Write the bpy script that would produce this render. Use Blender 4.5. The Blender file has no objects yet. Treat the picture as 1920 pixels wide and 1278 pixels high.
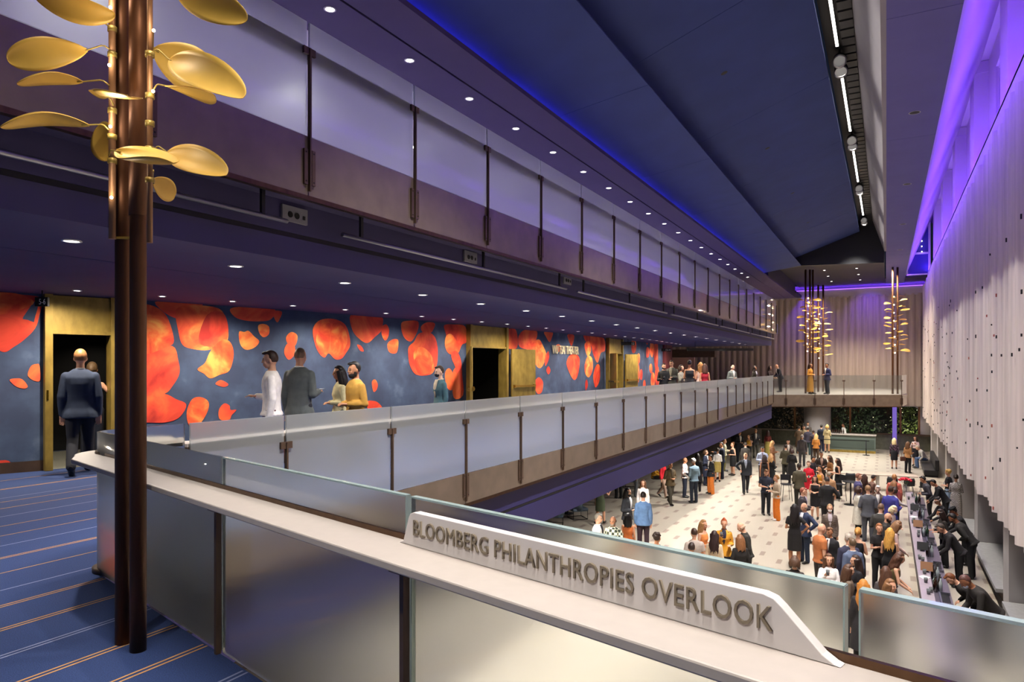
import bpy, math, random
from mathutils import Vector, Matrix
random.seed(7)
S = bpy.context.scene
COL = S.collection
PI = math.pi
# ---------------------------------------------------------------- camera
TH = math.radians(28.74)
ST, CT = math.sin(TH), math.cos(TH)
EYE = 1.57            # eye height above the carpeted tier (z = 0)
FP = 1280.0           # focal length in pixels of the 1920 frame
HY = 686.0            # horizon row
GZ = -4.2             # ground floor level
cd = bpy.data.cameras.new('camera'); cam = bpy.data.objects.new('camera', cd); COL.objects.link(cam)
cam.location = (0, 0, EYE); cam.rotation_euler = (PI/2, 0, TH)
cd.sensor_width = 36; cd.lens = FP/1920*36; cd.shift_y = (HY-639)/1920
cd.clip_start = .05; cd.clip_end = 300
S.camera = cam
# ---------------------------------------------------------------- view, world
vs = S.view_settings
vs.view_transform = 'Standard'; vs.look = 'None'; vs.gamma = 1; vs.use_curve_mapping = False
vs.exposure = 0.0
W = bpy.data.worlds.new('night'); S.world = W; W.use_nodes = True
W.node_tree.nodes['Background'].inputs[0].default_value = (.02, .03, .06, 1)
W.node_tree.nodes['Background'].inputs[1].default_value = .3
S.cycles.max_bounces = 10; S.cycles.transmission_bounces = 8; S.cycles.diffuse_bounces = 4; S.cycles.glossy_bounces = 4
S.cycles.caustics_reflective = False; S.cycles.caustics_refractive = False
S.cycles.sample_clamp_indirect = 6
# ---------------------------------------------------------------- lamps (most sit in fixtures built further down, a few are added without one)
def spot(loc, power, color=(1, .93, .84), ang=90, blend=.6, size=.04, target=None):
    d = bpy.data.lights.new('lamp_spot', 'SPOT'); d.energy = power; d.color = color
    d.spot_size = math.radians(ang); d.spot_blend = blend; d.shadow_soft_size = size
    o = bpy.data.objects.new('lamp_spot', d); COL.objects.link(o); o.location = loc
    if target is not None:
        o.rotation_euler = (Vector(target)-Vector(loc)).to_track_quat('-Z', 'Y').to_euler()
    return o
def area(loc, power, color, sx, sy, rot):
    d = bpy.data.lights.new('lamp_area', 'AREA'); d.energy = power; d.color = color
    d.shape = 'RECTANGLE'; d.size = sx; d.size_y = sy
    o = bpy.data.objects.new('lamp_area', d); COL.objects.link(o); o.location = loc; o.rotation_euler = rot
    return o
WP = [(-5, -13.6), (3.5, -12.0), (5.5, -11.15), (6.8, -10.75), (9.8, -10.05), (15.5, -9.5), (22, -9.35), (28, -9.5), (34.2, -10.0)]   # the gently bowed mural wall (Y, X)
def wx(y):
    for (y0, x0), (y1, x1) in zip(WP[:-1], WP[1:]):
        if y <= y1 or (y1, x1) == WP[-1]:
            return x0+(x1-x0)*(y-y0)/(y1-y0)
WARM = (1, .86, .68); WHITE = (1, .94, .87); COOL = (.86, .92, 1); VIO = (.15, .035, 1); BLU = (.1, .08, 1)
LOW_ROW = [(-6.15, 3.33+1.69*n) for n in range(20)]
UP_ROW = [(-6.33, 6.63+1.69*n) for n in range(19)]
UP_BACK = [(-8.7, 4.9+3.38*n) for n in range(9)]
FAR_DOWN = [(-3.2+1.7*(i % 3), 41+3.0*(i//3)) for i in range(12)]
UNDER_DOWN = [(-6.7, 12+3.4*i) for i in range(9)]
WALK_DOWN = [(-4.6+1.6*(i % 4), 43.5+3.2*(i//4)) for i in range(12)]
TRACK_Y = [4.8, 11.1, 17.4, 23.6, 30.0, 36.6]
for n, (x, y) in enumerate(LOW_ROW):
    spot((x, y, 2.62), 210, WHITE, 130, .8)
for n in range(0, 29, 2):                                # the row that grazes the mural
    spot((wx(3.4+1.08*n)+1.0, 3.4+1.08*n, 2.62), 360, WARM, 168, 1.0)
for n, (x, y) in enumerate(UP_ROW):
    if n % 2 == 0: spot((x, y, 6.17), 240, COOL, 115, .8)
for x, y in UP_BACK:
    spot((x, y, 6.15), 1250, WHITE, 140, .8)
for y in TRACK_Y:                                        # the trough's linear lamps and its adjustable heads
    area((-.93, y-3.15, 8.55), 270, WHITE, .05, 4.2, (0, 0, 0)).data.spread = math.radians(82)
    spot((-.93, y, 8.45), 5200 if y < 12 else 3300, WHITE, 66, .7, .08, (-3.2, y+2.5, GZ))
    spot((-.93, y+.35, 8.45), 2700, WARM, 64, .7, .08, (1.5, y+3.0, GZ+2))
for x, y in FAR_DOWN:                                    # downlights in the dark ceiling before the far curtain
    spot((x, y, 7.17), 1300, WARM, 95, .7, .06)
for x, y in WALK_DOWN:                                   # downlights under the far walkway
    spot((x, y, -.72), 300, WHITE, 130, .7)
for x, y in UNDER_DOWN:                                  # downlights under the lower balcony
    spot((x, y, -1.3), 800 if y < 16 else 480, WHITE, 135, .7)
for y in (6, 16, 26, 36, 46):                            # violet uplights lying on the parapet of the clerestory
    area((2.33, y, 7.5), 165, VIO, .08, 9.6, (PI, math.radians(-4), 0))
for y in (5, 15, 25, 35):                                # blue cove lamps behind the ceiling lip
    area((-5.78, y, 6.3), 42, BLU, .06, 9.8, (PI, 0, 0))
for y in (8, 18, 28, 38, 48):                            # hidden violet lamps added on the soffit lip to tint the curtain head
    area((1.16, y, 7.33), 75, VIO, .05, 9.4, (0, math.radians(-62), 0))
for x in (-9, -5, -1):
    spot((x, 51.6, 7.17), 420, VIO, 80, .9, .1, (x, 54, 4.6))  # added violet spots without a fixture, tinting the far curtain's head
area((-2, 53.55, 7.03), 160, VIO, 8.6, .06, (PI, 0, 0))   # violet cove above the far curtain
spot((-12.6, 41.5, 2.55), 260, WARM, 130, .8)           # unseen lamp added to brighten the lounge end of the corridor
spot((-12.4, 7.4, 2.55), 60, WARM, 120, .8)              # unseen lamp added to lighten the first vestibule
CARPET_SPOTS = [(-6.6, .6, 2.62), (-6.9, -1.5, 2.62), (-4.6, -1.6, 6.17), (-1.5, -2.6, 6.17)]
for i, p in enumerate(CARPET_SPOTS):
    spot(p, (420, 240, 60, 1000)[i], COOL if i < 2 else WHITE, 100 if i < 3 else 56, .8, .04, None if i < 3 else (-.9, 2.0, .9))  # last two are unseen added fill, the final one aimed at ledge and plate
# ---------------------------------------------------------------- pixel helpers: a pixel of the photograph + one real coordinate = a point in the place
def col(px):
    k = (px-960)/FP
    return (CT*k-ST, CT+ST*k)                            # dX, dY per metre of depth
def atd(px, py, d):
    c = col(px); return Vector((c[0]*d, c[1]*d, EYE+(HY-py)/FP*d))
def atz(px, py, z):
    return atd(px, py, (z-EYE)*FP/(HY-py))
def atx(px, py, X):
    return atd(px, py, X/col(px)[0])
def aty(px, py, Y):
    return atd(px, py, Y/col(px)[1])
# ---------------------------------------------------------------- materials
def lin(h):
    if isinstance(h, tuple): return h
    h = h.lstrip('#'); v = [int(h[i:i+2], 16)/255 for i in (0, 2, 4)]
    return tuple(c/12.92 if c <= .04045 else ((c+.055)/1.055)**2.4 for c in v)
MATS = {}
def mat(name, c, rough=.5, metal=0, noise=0, nscale=8, bump=0, bscale=60, coat=0, trans=0, ior=1.45, emis=None, estr=0, stretch=None, spec=.5, sub=0):
    if name in MATS: return MATS[name]
    m = bpy.data.materials.new(name); m.use_nodes = True; nt = m.node_tree; N = nt.nodes; L = nt.links
    b = N['Principled BSDF']; c = lin(c)
    b.inputs['Base Color'].default_value = (*c, 1); b.inputs['Roughness'].default_value = rough
    b.inputs['Metallic'].default_value = metal; b.inputs['Coat Weight'].default_value = coat; b.inputs['Coat Roughness'].default_value = .04
    b.inputs['Transmission Weight'].default_value = trans; b.inputs['IOR'].default_value = ior
    b.inputs['Specular IOR Level'].default_value = spec
    if emis is not None:
        b.inputs['Emission Color'].default_value = (*lin(emis), 1); b.inputs['Emission Strength'].default_value = estr
    if noise or bump:
        tc = N.new('ShaderNodeTexCoord'); mp = N.new('ShaderNodeMapping'); L.new(tc.outputs['Object'], mp.inputs[0])
        if stretch: mp.inputs['Scale'].default_value = stretch
    if noise:
        t = N.new('ShaderNodeTexNoise'); t.inputs['Scale'].default_value = nscale; t.inputs['Detail'].default_value = 5
        L.new(mp.outputs[0], t.inputs['Vector'])
        r = N.new('ShaderNodeMapRange'); r.inputs['From Min'].default_value = .3; r.inputs['From Max'].default_value = .7
        r.inputs['To Min'].default_value = 1-noise; r.inputs['To Max'].default_value = 1+noise
        L.new(t.outputs['Fac'], r.inputs['Value'])
        x = N.new('ShaderNodeVectorMath'); x.operation = 'SCALE'; x.inputs[0].default_value = c
        L.new(r.outputs[0], x.inputs['Scale']); L.new(x.outputs[0], b.inputs['Base Color'])
    if bump:
        t = N.new('ShaderNodeTexNoise'); t.inputs['Scale'].default_value = bscale; L.new(mp.outputs[0], t.inputs['Vector'])
        bp = N.new('ShaderNodeBump'); bp.inputs['Strength'].default_value = bump; bp.inputs['Distance'].default_value = .01
        L.new(t.outputs['Fac'], bp.inputs['Height']); L.new(bp.outputs[0], b.inputs['Normal'])
    MATS[name] = m; return m
def glow(name, c, s):
    return mat(name, (0, 0, 0), .5, emis=c, estr=s)
def mix_mat(name, c1, c2, scale, lo=.45, hi=.55, rough=.5, stretch=(1, 1, 1), detail=4, c3=None, distort=0, voronoi=False, metal=0):
    if name in MATS: return MATS[name]
    m = bpy.data.materials.new(name); m.use_nodes = True; nt = m.node_tree; N = nt.nodes; L = nt.links
    b = N['Principled BSDF']; b.inputs['Roughness'].default_value = rough; b.inputs['Metallic'].default_value = metal
    tc = N.new('ShaderNodeTexCoord'); mp = N.new('ShaderNodeMapping'); mp.inputs['Scale'].default_value = stretch
    L.new(tc.outputs['Object'], mp.inputs[0])
    if voronoi:
        t = N.new('ShaderNodeTexVoronoi'); t.inputs['Scale'].default_value = scale; o = t.outputs['Distance']
    else:
        t = N.new('ShaderNodeTexNoise'); t.inputs['Scale'].default_value = scale; t.inputs['Detail'].default_value = detail
        t.inputs['Distortion'].default_value = distort; o = t.outputs['Fac']
    L.new(mp.outputs[0], t.inputs['Vector'])
    r = N.new('ShaderNodeValToRGB'); e = r.color_ramp.elements
    e[0].position = lo; e[0].color = (*lin(c1), 1); e[1].position = hi; e[1].color = (*lin(c2), 1)
    if c3 is not None:
        q = e.new(min(1, hi+(hi-lo))); q.color = (*lin(c3), 1)
    L.new(o, r.inputs[0]); L.new(r.outputs[0], b.inputs['Base Color'])
    MATS[name] = m; return m
def check_mat(name, c1, c2, sx, sz):
    if name in MATS: return MATS[name]
    m = bpy.data.materials.new(name); m.use_nodes = True; nt = m.node_tree; N = nt.nodes; L = nt.links
    b = N['Principled BSDF']; b.inputs['Roughness'].default_value = .8
    tc = N.new('ShaderNodeTexCoord'); mp = N.new('ShaderNodeMapping'); mp.inputs['Scale'].default_value = (sx, sx, sz)
    t = N.new('ShaderNodeTexChecker'); t.inputs['Scale'].default_value = 1
    t.inputs['Color1'].default_value = (*lin(c1), 1); t.inputs['Color2'].default_value = (*lin(c2), 1)
    L.new(tc.outputs['Object'], mp.inputs[0]); L.new(mp.outputs[0], t.inputs[0]); L.new(t.outputs[0], b.inputs['Base Color'])
    MATS[name] = m; return m
def tile_mat():
    m = bpy.data.materials.new('terrazzo_floor'); m.use_nodes = True; nt = m.node_tree; N = nt.nodes; L = nt.links
    b = N['Principled BSDF']; b.inputs['Roughness'].default_value = .38
    tc = N.new('ShaderNodeTexCoord'); sp = N.new('ShaderNodeSeparateXYZ'); L.new(tc.outputs['Object'], sp.inputs[0])
    def M(op, a, bb=None):
        n = N.new('ShaderNodeMath'); n.operation = op
        for i, v in enumerate((a, bb)):
            if v is None: continue
            if isinstance(v, (int, float)): n.inputs[i].default_value = v
            else: L.new(v, n.inputs[i])
        return n.outputs[0]
    u = M('DIVIDE', sp.outputs[0], .57); cl = M('FLOOR', u); fu = M('SUBTRACT', u, cl)
    v = M('ADD', M('DIVIDE', sp.outputs[1], 1.37), M('MULTIPLY', M('FLOORED_MODULO', cl, 2), .5)); fv = M('FRACT', v)
    dash = M('MULTIPLY', M('LESS_THAN', fu, .25), M('LESS_THAN', fv, .36))
    t = N.new('ShaderNodeTexNoise'); t.inputs['Scale'].default_value = 90; t.inputs['Detail'].default_value = 3; L.new(tc.outputs['Object'], t.inputs[0])
    r = N.new('ShaderNodeValToRGB'); e = r.color_ramp.elements
    e[0].position = .35; e[0].color = (*lin('#958c7d'), 1); e[1].position = .6; e[1].color = (*lin('#b9b1a2'), 1)
    L.new(t.outputs['Fac'], r.inputs[0])
    mx = N.new('ShaderNodeMix'); mx.data_type = 'RGBA'; L.new(dash, mx.inputs[0]); L.new(r.outputs[0], mx.inputs[6]); mx.inputs[7].default_value = (*lin('#8a7b70'), 1)
    L.new(mx.outputs[2], b.inputs['Base Color'])
    MATS['tile'] = m; return m
M_TILE = tile_mat()
M_NAVY = mat('navy_plaster', '#423e66', .75, noise=.06, nscale=1.5)
M_NAVY2 = mat('navy_ceiling', '#314078', .85, noise=.08, nscale=1.2)
M_PURP = mat('plum_ceiling', '#483a66', .8, noise=.05, nscale=1.2)
M_SOFF = mat('violet_grey_soffit', '#5b5790', .8, noise=.05, nscale=1.2)
M_BAND = mat('indigo_fascia', '#221e4c', .6, noise=.05, nscale=2)
M_BLACK = mat('black', '#070708', .6)
M_DARK = mat('dark_grey', '#1c1d22', .6)
M_GREYW = mat('grey_plaster', '#b9b4b4', .85, noise=.04, nscale=2)
M_CHEEK = mat('grey_cheek', '#8b8689', .85, noise=.04, nscale=2)
M_WHITE = mat('white_paint', '#e6e2dd', .7)
M_STONE = mat('white_solid_surface', '#a9a099', .35, noise=.03, nscale=20)
M_BRONZE = mat('bronze', '#5e4736', .34, metal=.9, noise=.18, nscale=3, stretch=(6, 6, .5))
M_BRONZED = mat('dark_bronze', '#5c4a3e', .45, metal=.5, noise=.15, nscale=5)
M_FASC = mat('bronze_fascia', '#7b6d5f', .4, metal=.4, noise=.12, nscale=4, coat=.4)
M_BRASS = mat('patinated_brass', '#97803f', .42, metal=.4, noise=.25, nscale=4, stretch=(2, 2, 1))
M_COPPER = mat('copper_tube', '#5c3a24', .5, metal=.6, noise=.2, nscale=2, stretch=(8, 8, .35))
M_CHAN = mat('copper_channel', '#8f6848', .5, metal=.4, noise=.1)
M_GOLD = mat('gold_leaf_paint', '#d0a648', .45, metal=.12, noise=.08, nscale=6)
M_STEEL = mat('brushed_steel', '#8f8f97', .35, metal=.9)
M_GLASS = mat('frosted_glass', '#ebf2f6', .42, trans=.82, ior=1.12, coat=.55)
M_GLASSC = mat('clear_band_glass', '#d6e2e6', .16, trans=1, ior=1.12, coat=.6)
M_PANE = mat('window_pane', '#e8f0ee', .02, trans=1, ior=1.02, coat=.3)
M_EDGE = mat('glass_edge', '#c5dcd9', .25, trans=.5, ior=1.3, coat=.5)
M_CARPET = mat('navy_carpet', '#293c6a', .95, noise=.35, nscale=160, bump=.4, bscale=300)
M_STRIPE = mat('carpet_stripe_orange', '#b5895a', .95)
M_STRIPE2 = mat('carpet_stripe_pale', '#7f86a8', .95)
M_MURAL = mix_mat('mural_blue', '#333f5c', '#415270', 2.2, .4, .62, .8, detail=8, c3='#6a7a98')
M_PETAL = mix_mat('mural_red', '#b0241c', '#e2452e', 1.7, .34, .5, .75, detail=5, c3='#f0703a', distort=.6)
M_PETAL2 = mix_mat('mural_orange', '#d43a22', '#ee6432', 2.3, .36, .52, .75, detail=5, c3='#f7a552', distort=.8)
M_CURT = mat('pale_felt_curtain', '#e4d9d6', .85, noise=.14, nscale=3, stretch=(3, 3, .1), bump=.1, bscale=120)
M_CURT2 = mat('taupe_curtain', '#b3a598', .8, noise=.1, nscale=3, stretch=(3, 3, .15))
M_VALANCE = mat('valance_grey', '#b1a8ac', .7)
M_LED = glow('lamp_white', (1, .95, .88), 14)
M_LEDW = glow('lamp_warm', (1, .78, .42), 30)
M_STRIP = glow('linear_lamp', (1, .93, .84), 9)
M_VSTRIP = glow('violet_lamp', (.32, .1, 1), 3.2)
# ---------------------------------------------------------------- mesh builder
class MB:
    def __init__(s): s.v = []; s.f = []; s.m = []; s.sm = []
    def add(s, vs, fs, mi=0, smooth=False):
        o = len(s.v); s.v += [tuple(p) for p in vs]
        for f in fs: s.f.append(tuple(o+i for i in f)); s.m.append(mi); s.sm.append(smooth)
        return s
    def box(s, x0, x1, y0, y1, z0, z1, mi=0):
        vs = [(x, y, z) for z in (z0, z1) for y in (y0, y1) for x in (x0, x1)]
        return s.add(vs, [(0, 2, 3, 1), (4, 5, 7, 6), (0, 1, 5, 4), (2, 6, 7, 3), (0, 4, 6, 2), (1, 3, 7, 5)], mi)
    def obox(s, c, ax, ay, az, hx, hy, hz, mi=0):
        c = Vector(c); ax = Vector(ax)*hx; ay = Vector(ay)*hy; az = Vector(az)*hz
        vs = [c+sx*ax+sy*ay+sz*az for sz in (-1, 1) for sy in (-1, 1) for sx in (-1, 1)]
        return s.add(vs, [(0, 2, 3, 1), (4, 5, 7, 6), (0, 1, 5, 4), (2, 6, 7, 3), (0, 4, 6, 2), (1, 3, 7, 5)], mi)
    def quad(s, a, b, c, d, mi=0): return s.add([a, b, c, d], [(0, 1, 2, 3)], mi)
    def prism(s, poly, z0, z1, mi=0):
        n = len(poly); vs = [(p[0], p[1], z0) for p in poly]+[(p[0], p[1], z1) for p in poly]
        return s.add(vs, [tuple(range(n))[::-1], tuple(range(n, 2*n))]+[(i, (i+1) % n, n+(i+1) % n, n+i) for i in range(n)], mi)
    def slabx(s, prof, y0, y1, mi=0):
        """closed XZ profile swept along Y"""
        n = len(prof); vs = [(p[0], y0, p[1]) for p in prof]+[(p[0], y1, p[1]) for p in prof]
        return s.add(vs, [tuple(range(n)), tuple(range(n, 2*n))[::-1]]+[(i, n+i, n+(i+1) % n, (i+1) % n) for i in range(n)], mi)
    def tube(s, pts, r, n=10, mi=0, cap=True, smooth=True):
        pts = [Vector(p) for p in pts]; rs = r if isinstance(r, (list, tuple)) else [r]*len(pts)
        rings = []; up = None
        for i, p in enumerate(pts):
            t = (pts[min(i+1, len(pts)-1)]-pts[max(i-1, 0)]).normalized()
            if up is None: up = Vector((0, 0, 1)) if abs(t.z) < .9 else Vector((0, 1, 0))
            a = t.cross(up).normalized(); up = a.cross(t).normalized()
            rings.append([p+rs[i]*(math.cos(2*PI*j/n)*a+math.sin(2*PI*j/n)*up) for j in range(n)])
        vs = [q for rg in rings for q in rg]
        fs = [(i*n+j, i*n+(j+1) % n, (i+1)*n+(j+1) % n, (i+1)*n+j) for i in range(len(pts)-1) for j in range(n)]
        s.add(vs, fs, mi, smooth)
        if cap:
            s.add(rings[0], [tuple(range(n))[::-1]], mi); s.add(rings[-1], [tuple(range(n))], mi)
        return s
    def cyl(s, x, y, z0, z1, r, n=16, mi=0, r1=None): return s.tube([(x, y, z0), (x, y, z1)], [r, r if r1 is None else r1], n, mi)
    def lathe(s, x, y, prof, n=16, mi=0):
        vs = [(x+r*math.cos(2*PI*j/n), y+r*math.sin(2*PI*j/n), z) for r, z in prof for j in range(n)]
        return s.add(vs, [(i*n+j, i*n+(j+1) % n, (i+1)*n+(j+1) % n, (i+1)*n+j) for i in range(len(prof)-1) for j in range(n)], mi, True)
    def ball(s, c, rx, ry=None, rz=None, n=10, mi=0):
        ry = ry or rx; rz = rz or rx; c = Vector(c); vs = []
        h = n//2+1
        for i in range(h+1):
            a = PI*i/h
            for j in range(n):
                vs.append((c.x+rx*math.sin(a)*math.cos(2*PI*j/n), c.y+ry*math.sin(a)*math.sin(2*PI*j/n), c.z+rz*math.cos(a)))
        return s.add(vs, [(i*n+j, (i+1)*n+j, (i+1)*n+(j+1) % n, i*n+(j+1) % n) for i in range(h) for j in range(n)], mi, True)
    def mesh(s, name, mats):
        me = bpy.data.meshes.new(name); me.from_pydata(s.v, [], s.f)
        for m in (mats if isinstance(mats, (list, tuple)) else [mats]): me.materials.append(m)
        me.polygons.foreach_set('material_index', s.m); me.polygons.foreach_set('use_smooth', s.sm); me.update()
        return me
    def build(s, name, mats, parent=None, bevel=0, loc=None, fix=True, world=False):
        me = s.mesh(name, mats)
        if fix:
            import bmesh
            bm = bmesh.new(); bm.from_mesh(me); bmesh.ops.remove_doubles(bm, verts=bm.verts, dist=1e-6)
            bmesh.ops.recalc_face_normals(bm, faces=bm.faces); bm.to_mesh(me); bm.free()
        o = bpy.data.objects.new(name, me); COL.objects.link(o)
        if parent is not None:
            o.parent = parent
            if world:
                r = parent
                while r.parent is not None: r = r.parent
                if parent is r: o.matrix_parent_inverse = r.matrix_basis.inverted()
        if loc is not None: o.location = loc
        if bevel:
            md = o.modifiers.new('bevel', 'BEVEL'); md.width = bevel; md.segments = 2; md.limit_method = 'ANGLE'
        return o
def tag(o, label, cat, group=None, kind=None):
    o['label'] = label; o['category'] = cat
    if group: o['group'] = group
    if kind: o['kind'] = kind
    return o
def thing(name, label, cat, loc=(0, 0, 0), rz=0, group=None):
    o = bpy.data.objects.new(name, None); COL.objects.link(o); o.empty_display_size = .2
    o.location = loc; o.rotation_euler = (0, 0, rz)
    return tag(o, label, cat, group)
def struct(o, label):
    o['kind'] = 'structure'; o['label'] = label; o['category'] = 'building'; return o
KIDS = {}
def copy_tree(o, parent=None):
    c = o.copy(); COL.objects.link(c)
    if parent is not None: c.parent = parent
    for ch in list(o.children): copy_tree(ch, c)
    return c
# ================================================================ THE SETTING
YN, YF = -5.0, 54.0
XL = -18.0
b = MB(); b.box(XL, 3.2, YN, YF+.4, GZ-.15, GZ); struct(b.build('floor', M_TILE), 'pale stone tile floor with small dark dashes in the lower hall')
# --- carpeted tier: corridor along the mural, the overlook, the far walkway
RP0 = Vector((-4.30, 2.81)); RD = Vector((.9686, -.2487)); RN = Vector((-.2487, -.9686))   # overlook rail: origin, along, towards the viewer
def rp(s, off=0): return RP0+RD*s+RN*off
SX = -5.35                                               # line of the lower tier's glass
cor = [(XL, YN), (SX-.02, YN), (SX-.02, 39.0), (XL, 39.0)]
b = MB(); b.prism(cor, -.05, 0); 
e1, e2 = rp(-1.02, .02), rp(8.2, .02)
b.prism([(SX-.02, YN), (3.1, YN), (e2.x, e2.y), (e1.x, e1.y), (SX-.02, 3.08)], -.05, 0)
STRX = [-10.6, -9.86, -9.2, -8.94, -8.54, -8.08, -7.6, -7.17, -6.77, -6.34, -5.88, -5.43, -5.07, -4.62, -4.19, -3.77, -3.36, -2.89, -2.4, -1.9, -1.3]
for i, x in enumerate(STRX):
    bright = i % 3 != 2
    for dx in ((-.018, .018) if i > 11 or i in (1, 9) else (0,)):
        x0 = x+dx-.007; x1 = x+dx+.007
        top = 38 if x < SX else (RP0.y+(x-RP0.x)*RD.y/RD.x-.03)
        b.quad((x0, YN, .0015), (x1, YN, .0015), (x1, top, .0015), (x0, top, .0015), 1 if bright else 2)
struct(b.build('floor', [M_CARPET, M_STRIPE, M_STRIPE2]), 'navy carpet with thin orange stripes on the overlook tier')
WA, WB = Vector((-5.55, 39.3)), Vector((.72, 42.8))      # far walkway edge
b = MB(); b.prism([(XL, 39.0), (SX-.02, 39.0), (WA.x, WA.y), (WB.x, WB.y), (WB.x+.3, 43.4), (WB.x+.3, YF), (XL, YF)], -.05, 0)
struct(b.build('floor', M_STONE), 'pale floor of the far walkway above the bar')
# slabs and soffits
b = MB(); b.slabx([(XL, -.06), (SX-.02, -.06), (SX-.02, -.42), (SX-.1, -.44), (SX-.1, -.78), (SX-.16, -.78), (SX-.16, -.83), (SX-.1, -.83), (SX-.1, -1.25), (XL, -1.25)], 3.0, 39.2)
b.prism([(SX-.1, YN), (3.1, YN), (e2.x-.1, e2.y-.1), (e1.x-.1, e1.y-.1)], -.9, -.06)
struct(b.build('slab', M_BAND), 'indigo edge of the lower balcony slab')
b = MB(); b.slabx([(SX-.158, -.785), (SX-.105, -.785), (SX-.105, -.825), (SX-.158, -.825)], 3.0, 39.2); struct(b.build('trim_1', M_BLACK), 'dark shadow slot along the lower balcony edge')
b = MB(); b.prism([(XL, 39.2), (SX-.1, 39.2), (WA.x+.05, WA.y+.12), (WB.x-.05, WB.y+.12), (WB.x+.25, YF), (XL, YF)], -.66, -.06)
struct(b.build('slab', M_BRONZED), 'dark slab of the far walkway')
UX = -4.93                                               # nominal line of the upper tier's glass
def ux(y):                                               # its gentle bow
    return -4.92
UY0, UY1 = -1.2, 38.2
prof = [(XL, 3.77), (-5.0, 3.77), (-5.0, 3.24), (-5.32, 3.24), (-5.32, 2.93), (-5.4, 2.93), (-5.4, 2.88), (-5.32, 2.88), (-5.32, 2.65), (-7.04, 2.65), (-7.04, 2.672), (-7.055, 2.672), (-7.055, 2.65), (XL, 2.65)]
b = MB(); b.slabx(prof, UY0, UY1); struct(b.build('ceiling', M_NAVY), 'indigo soffit under the upper balcony')
b = MB(); b.slabx([(-5.398, 2.928), (-5.325, 2.928), (-5.325, 2.882), (-5.398, 2.882)], UY0, UY1); struct(b.build('trim_2', M_BLACK), 'dark slot along the soffit under the upper balcony')
# upper corridor back wall and ceiling
b = MB(); b.box(-10.2, -10, UY0, UY1, 3.77, 6.2); b.box(XL, -10.2, UY0, UY1+6, 3.8, 6.2); struct(b.build('wall_upper', M_WHITE), 'pale wall of the upper corridor')
struct(MB().box(XL, -7.0, YN, 40, 6.19, 6.6).build('ceiling', M_WHITE), 'pale ceiling of the upper corridor')  # white put in here to bounce light into the frosted glass
b = MB(); b.slabx([(-7.0, 6.2), (-6.07, 6.2), (-6.07, 6.26), (-6.03, 6.26), (-6.03, 6.2), (-5.42, 6.2), (-5.42, 6.28), (-5.9, 6.28), (-5.9, 6.6), (-7.0, 6.6)], YN, 50); b.box(XL, -7.0, 40, 50, 6.2, 6.6)
struct(b.build('ceiling', M_PURP), 'flat plum ceiling band over the upper balcony')
b = MB(); b.slabx([(-6.068, 6.255), (-6.032, 6.255), (-6.032, 6.225), (-6.068, 6.225)], YN, 45); struct(b.build('trim_3', M_BLACK), 'thin dark slot in the plum ceiling')
def panels(name, prof, cuts, m, label, gap=.012):
    b = MB()
    for y0, y1 in zip(cuts[:-1], cuts[1:]): b.slabx(prof, y0+gap/2, y1-gap/2)
    return struct(b.build(name, m), label)
CUTS = [YN]+[2.1+5.07*i for i in range(8)]
CUTS = [c for c in CUTS if c < 37.5]+[38]
panels('ceiling', [(-5.95, 6.44), (-3.85, 6.75), (-3.85, 6.77), (-5.95, 6.5)], CUTS, M_NAVY2, 'lower sloped navy ceiling panel')
panels('ceiling', [(-4.3, 7.1), (-1.17, 8.24), (-1.17, 8.32), (-4.3, 7.2)], CUTS, M_NAVY2, 'upper sloped navy ceiling panel', .012)
b = MB(); b.slabx([(-6, 6.62), (-3.95, 6.9), (-4.5, 7.3), (-1.3, 8.4), (-1.3, 9.1), (-6, 9.1)], YN, 38); struct(b.build('ceiling', M_BLACK), 'dark void between the sloped ceiling panels')
b = MB(); b.slabx([(-1.2, 8.75), (-.55, 8.75), (-.55, 8.95), (-1.2, 8.95)], YN, 38)
for i in range(100):
    y = YN+.43*i
    if y < 37.6: b.box(-.86, -.6, y, y+.34, 8.68, 8.74)
struct(b.build('trim_4', M_DARK), 'dark ribbed lighting trough in the ceiling')
b = MB(); b.slabx([(-.62, 8.8), (-.086, 7.17), (0, 7.17), (-.5, 8.85)], YN, 38); struct(b.build('ceiling', M_CHEEK), 'pale inclined cheek beside the lighting trough')
panels('ceiling', [(-.02, 7.172), (1.046, 7.172), (1.046, 7.3), (-.02, 7.3)], [YN, 6, 12.6, 19.4, 26.1, 32.9, 39.6, 46.4, 53.6], M_SOFF, 'flat violet grey soffit')
b = MB(); b.slabx([(1.046, 7.25), (2.6, 11.12), (3.1, 11.12), (3.1, 11.4), (2.5, 11.4), (.98, 7.3)], YN, 53.6); struct(b.build('ceiling', M_WHITE), 'white inclined cove rising to the clerestory')
b = MB(); b.slabx([(-4.6, 6.66), (-3.86, 6.74), (-.1, 6.62), (-.086, 7.2), (-.62, 8.8), (-1.2, 8.8), (-4.6, 7.6)], 38.0, 38.25); struct(b.build('wall_end', M_DARK), 'dark end wall closing the sloped ceiling')
b = MB(); b.box(-5.5, -.086, 38.2, 53.5, 7.2, 7.3); b.box(XL, -5.4, 50, 53.6, 6.55, 6.7); b.box(-5.98, -5.45, 38, 50, 6.28, 7.3); b.box(-.1, 2.5, 50.1, 53.6, 7.2, 7.36); struct(b.build('ceiling', M_DARK), 'dark flat ceiling before the far curtain')
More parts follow.
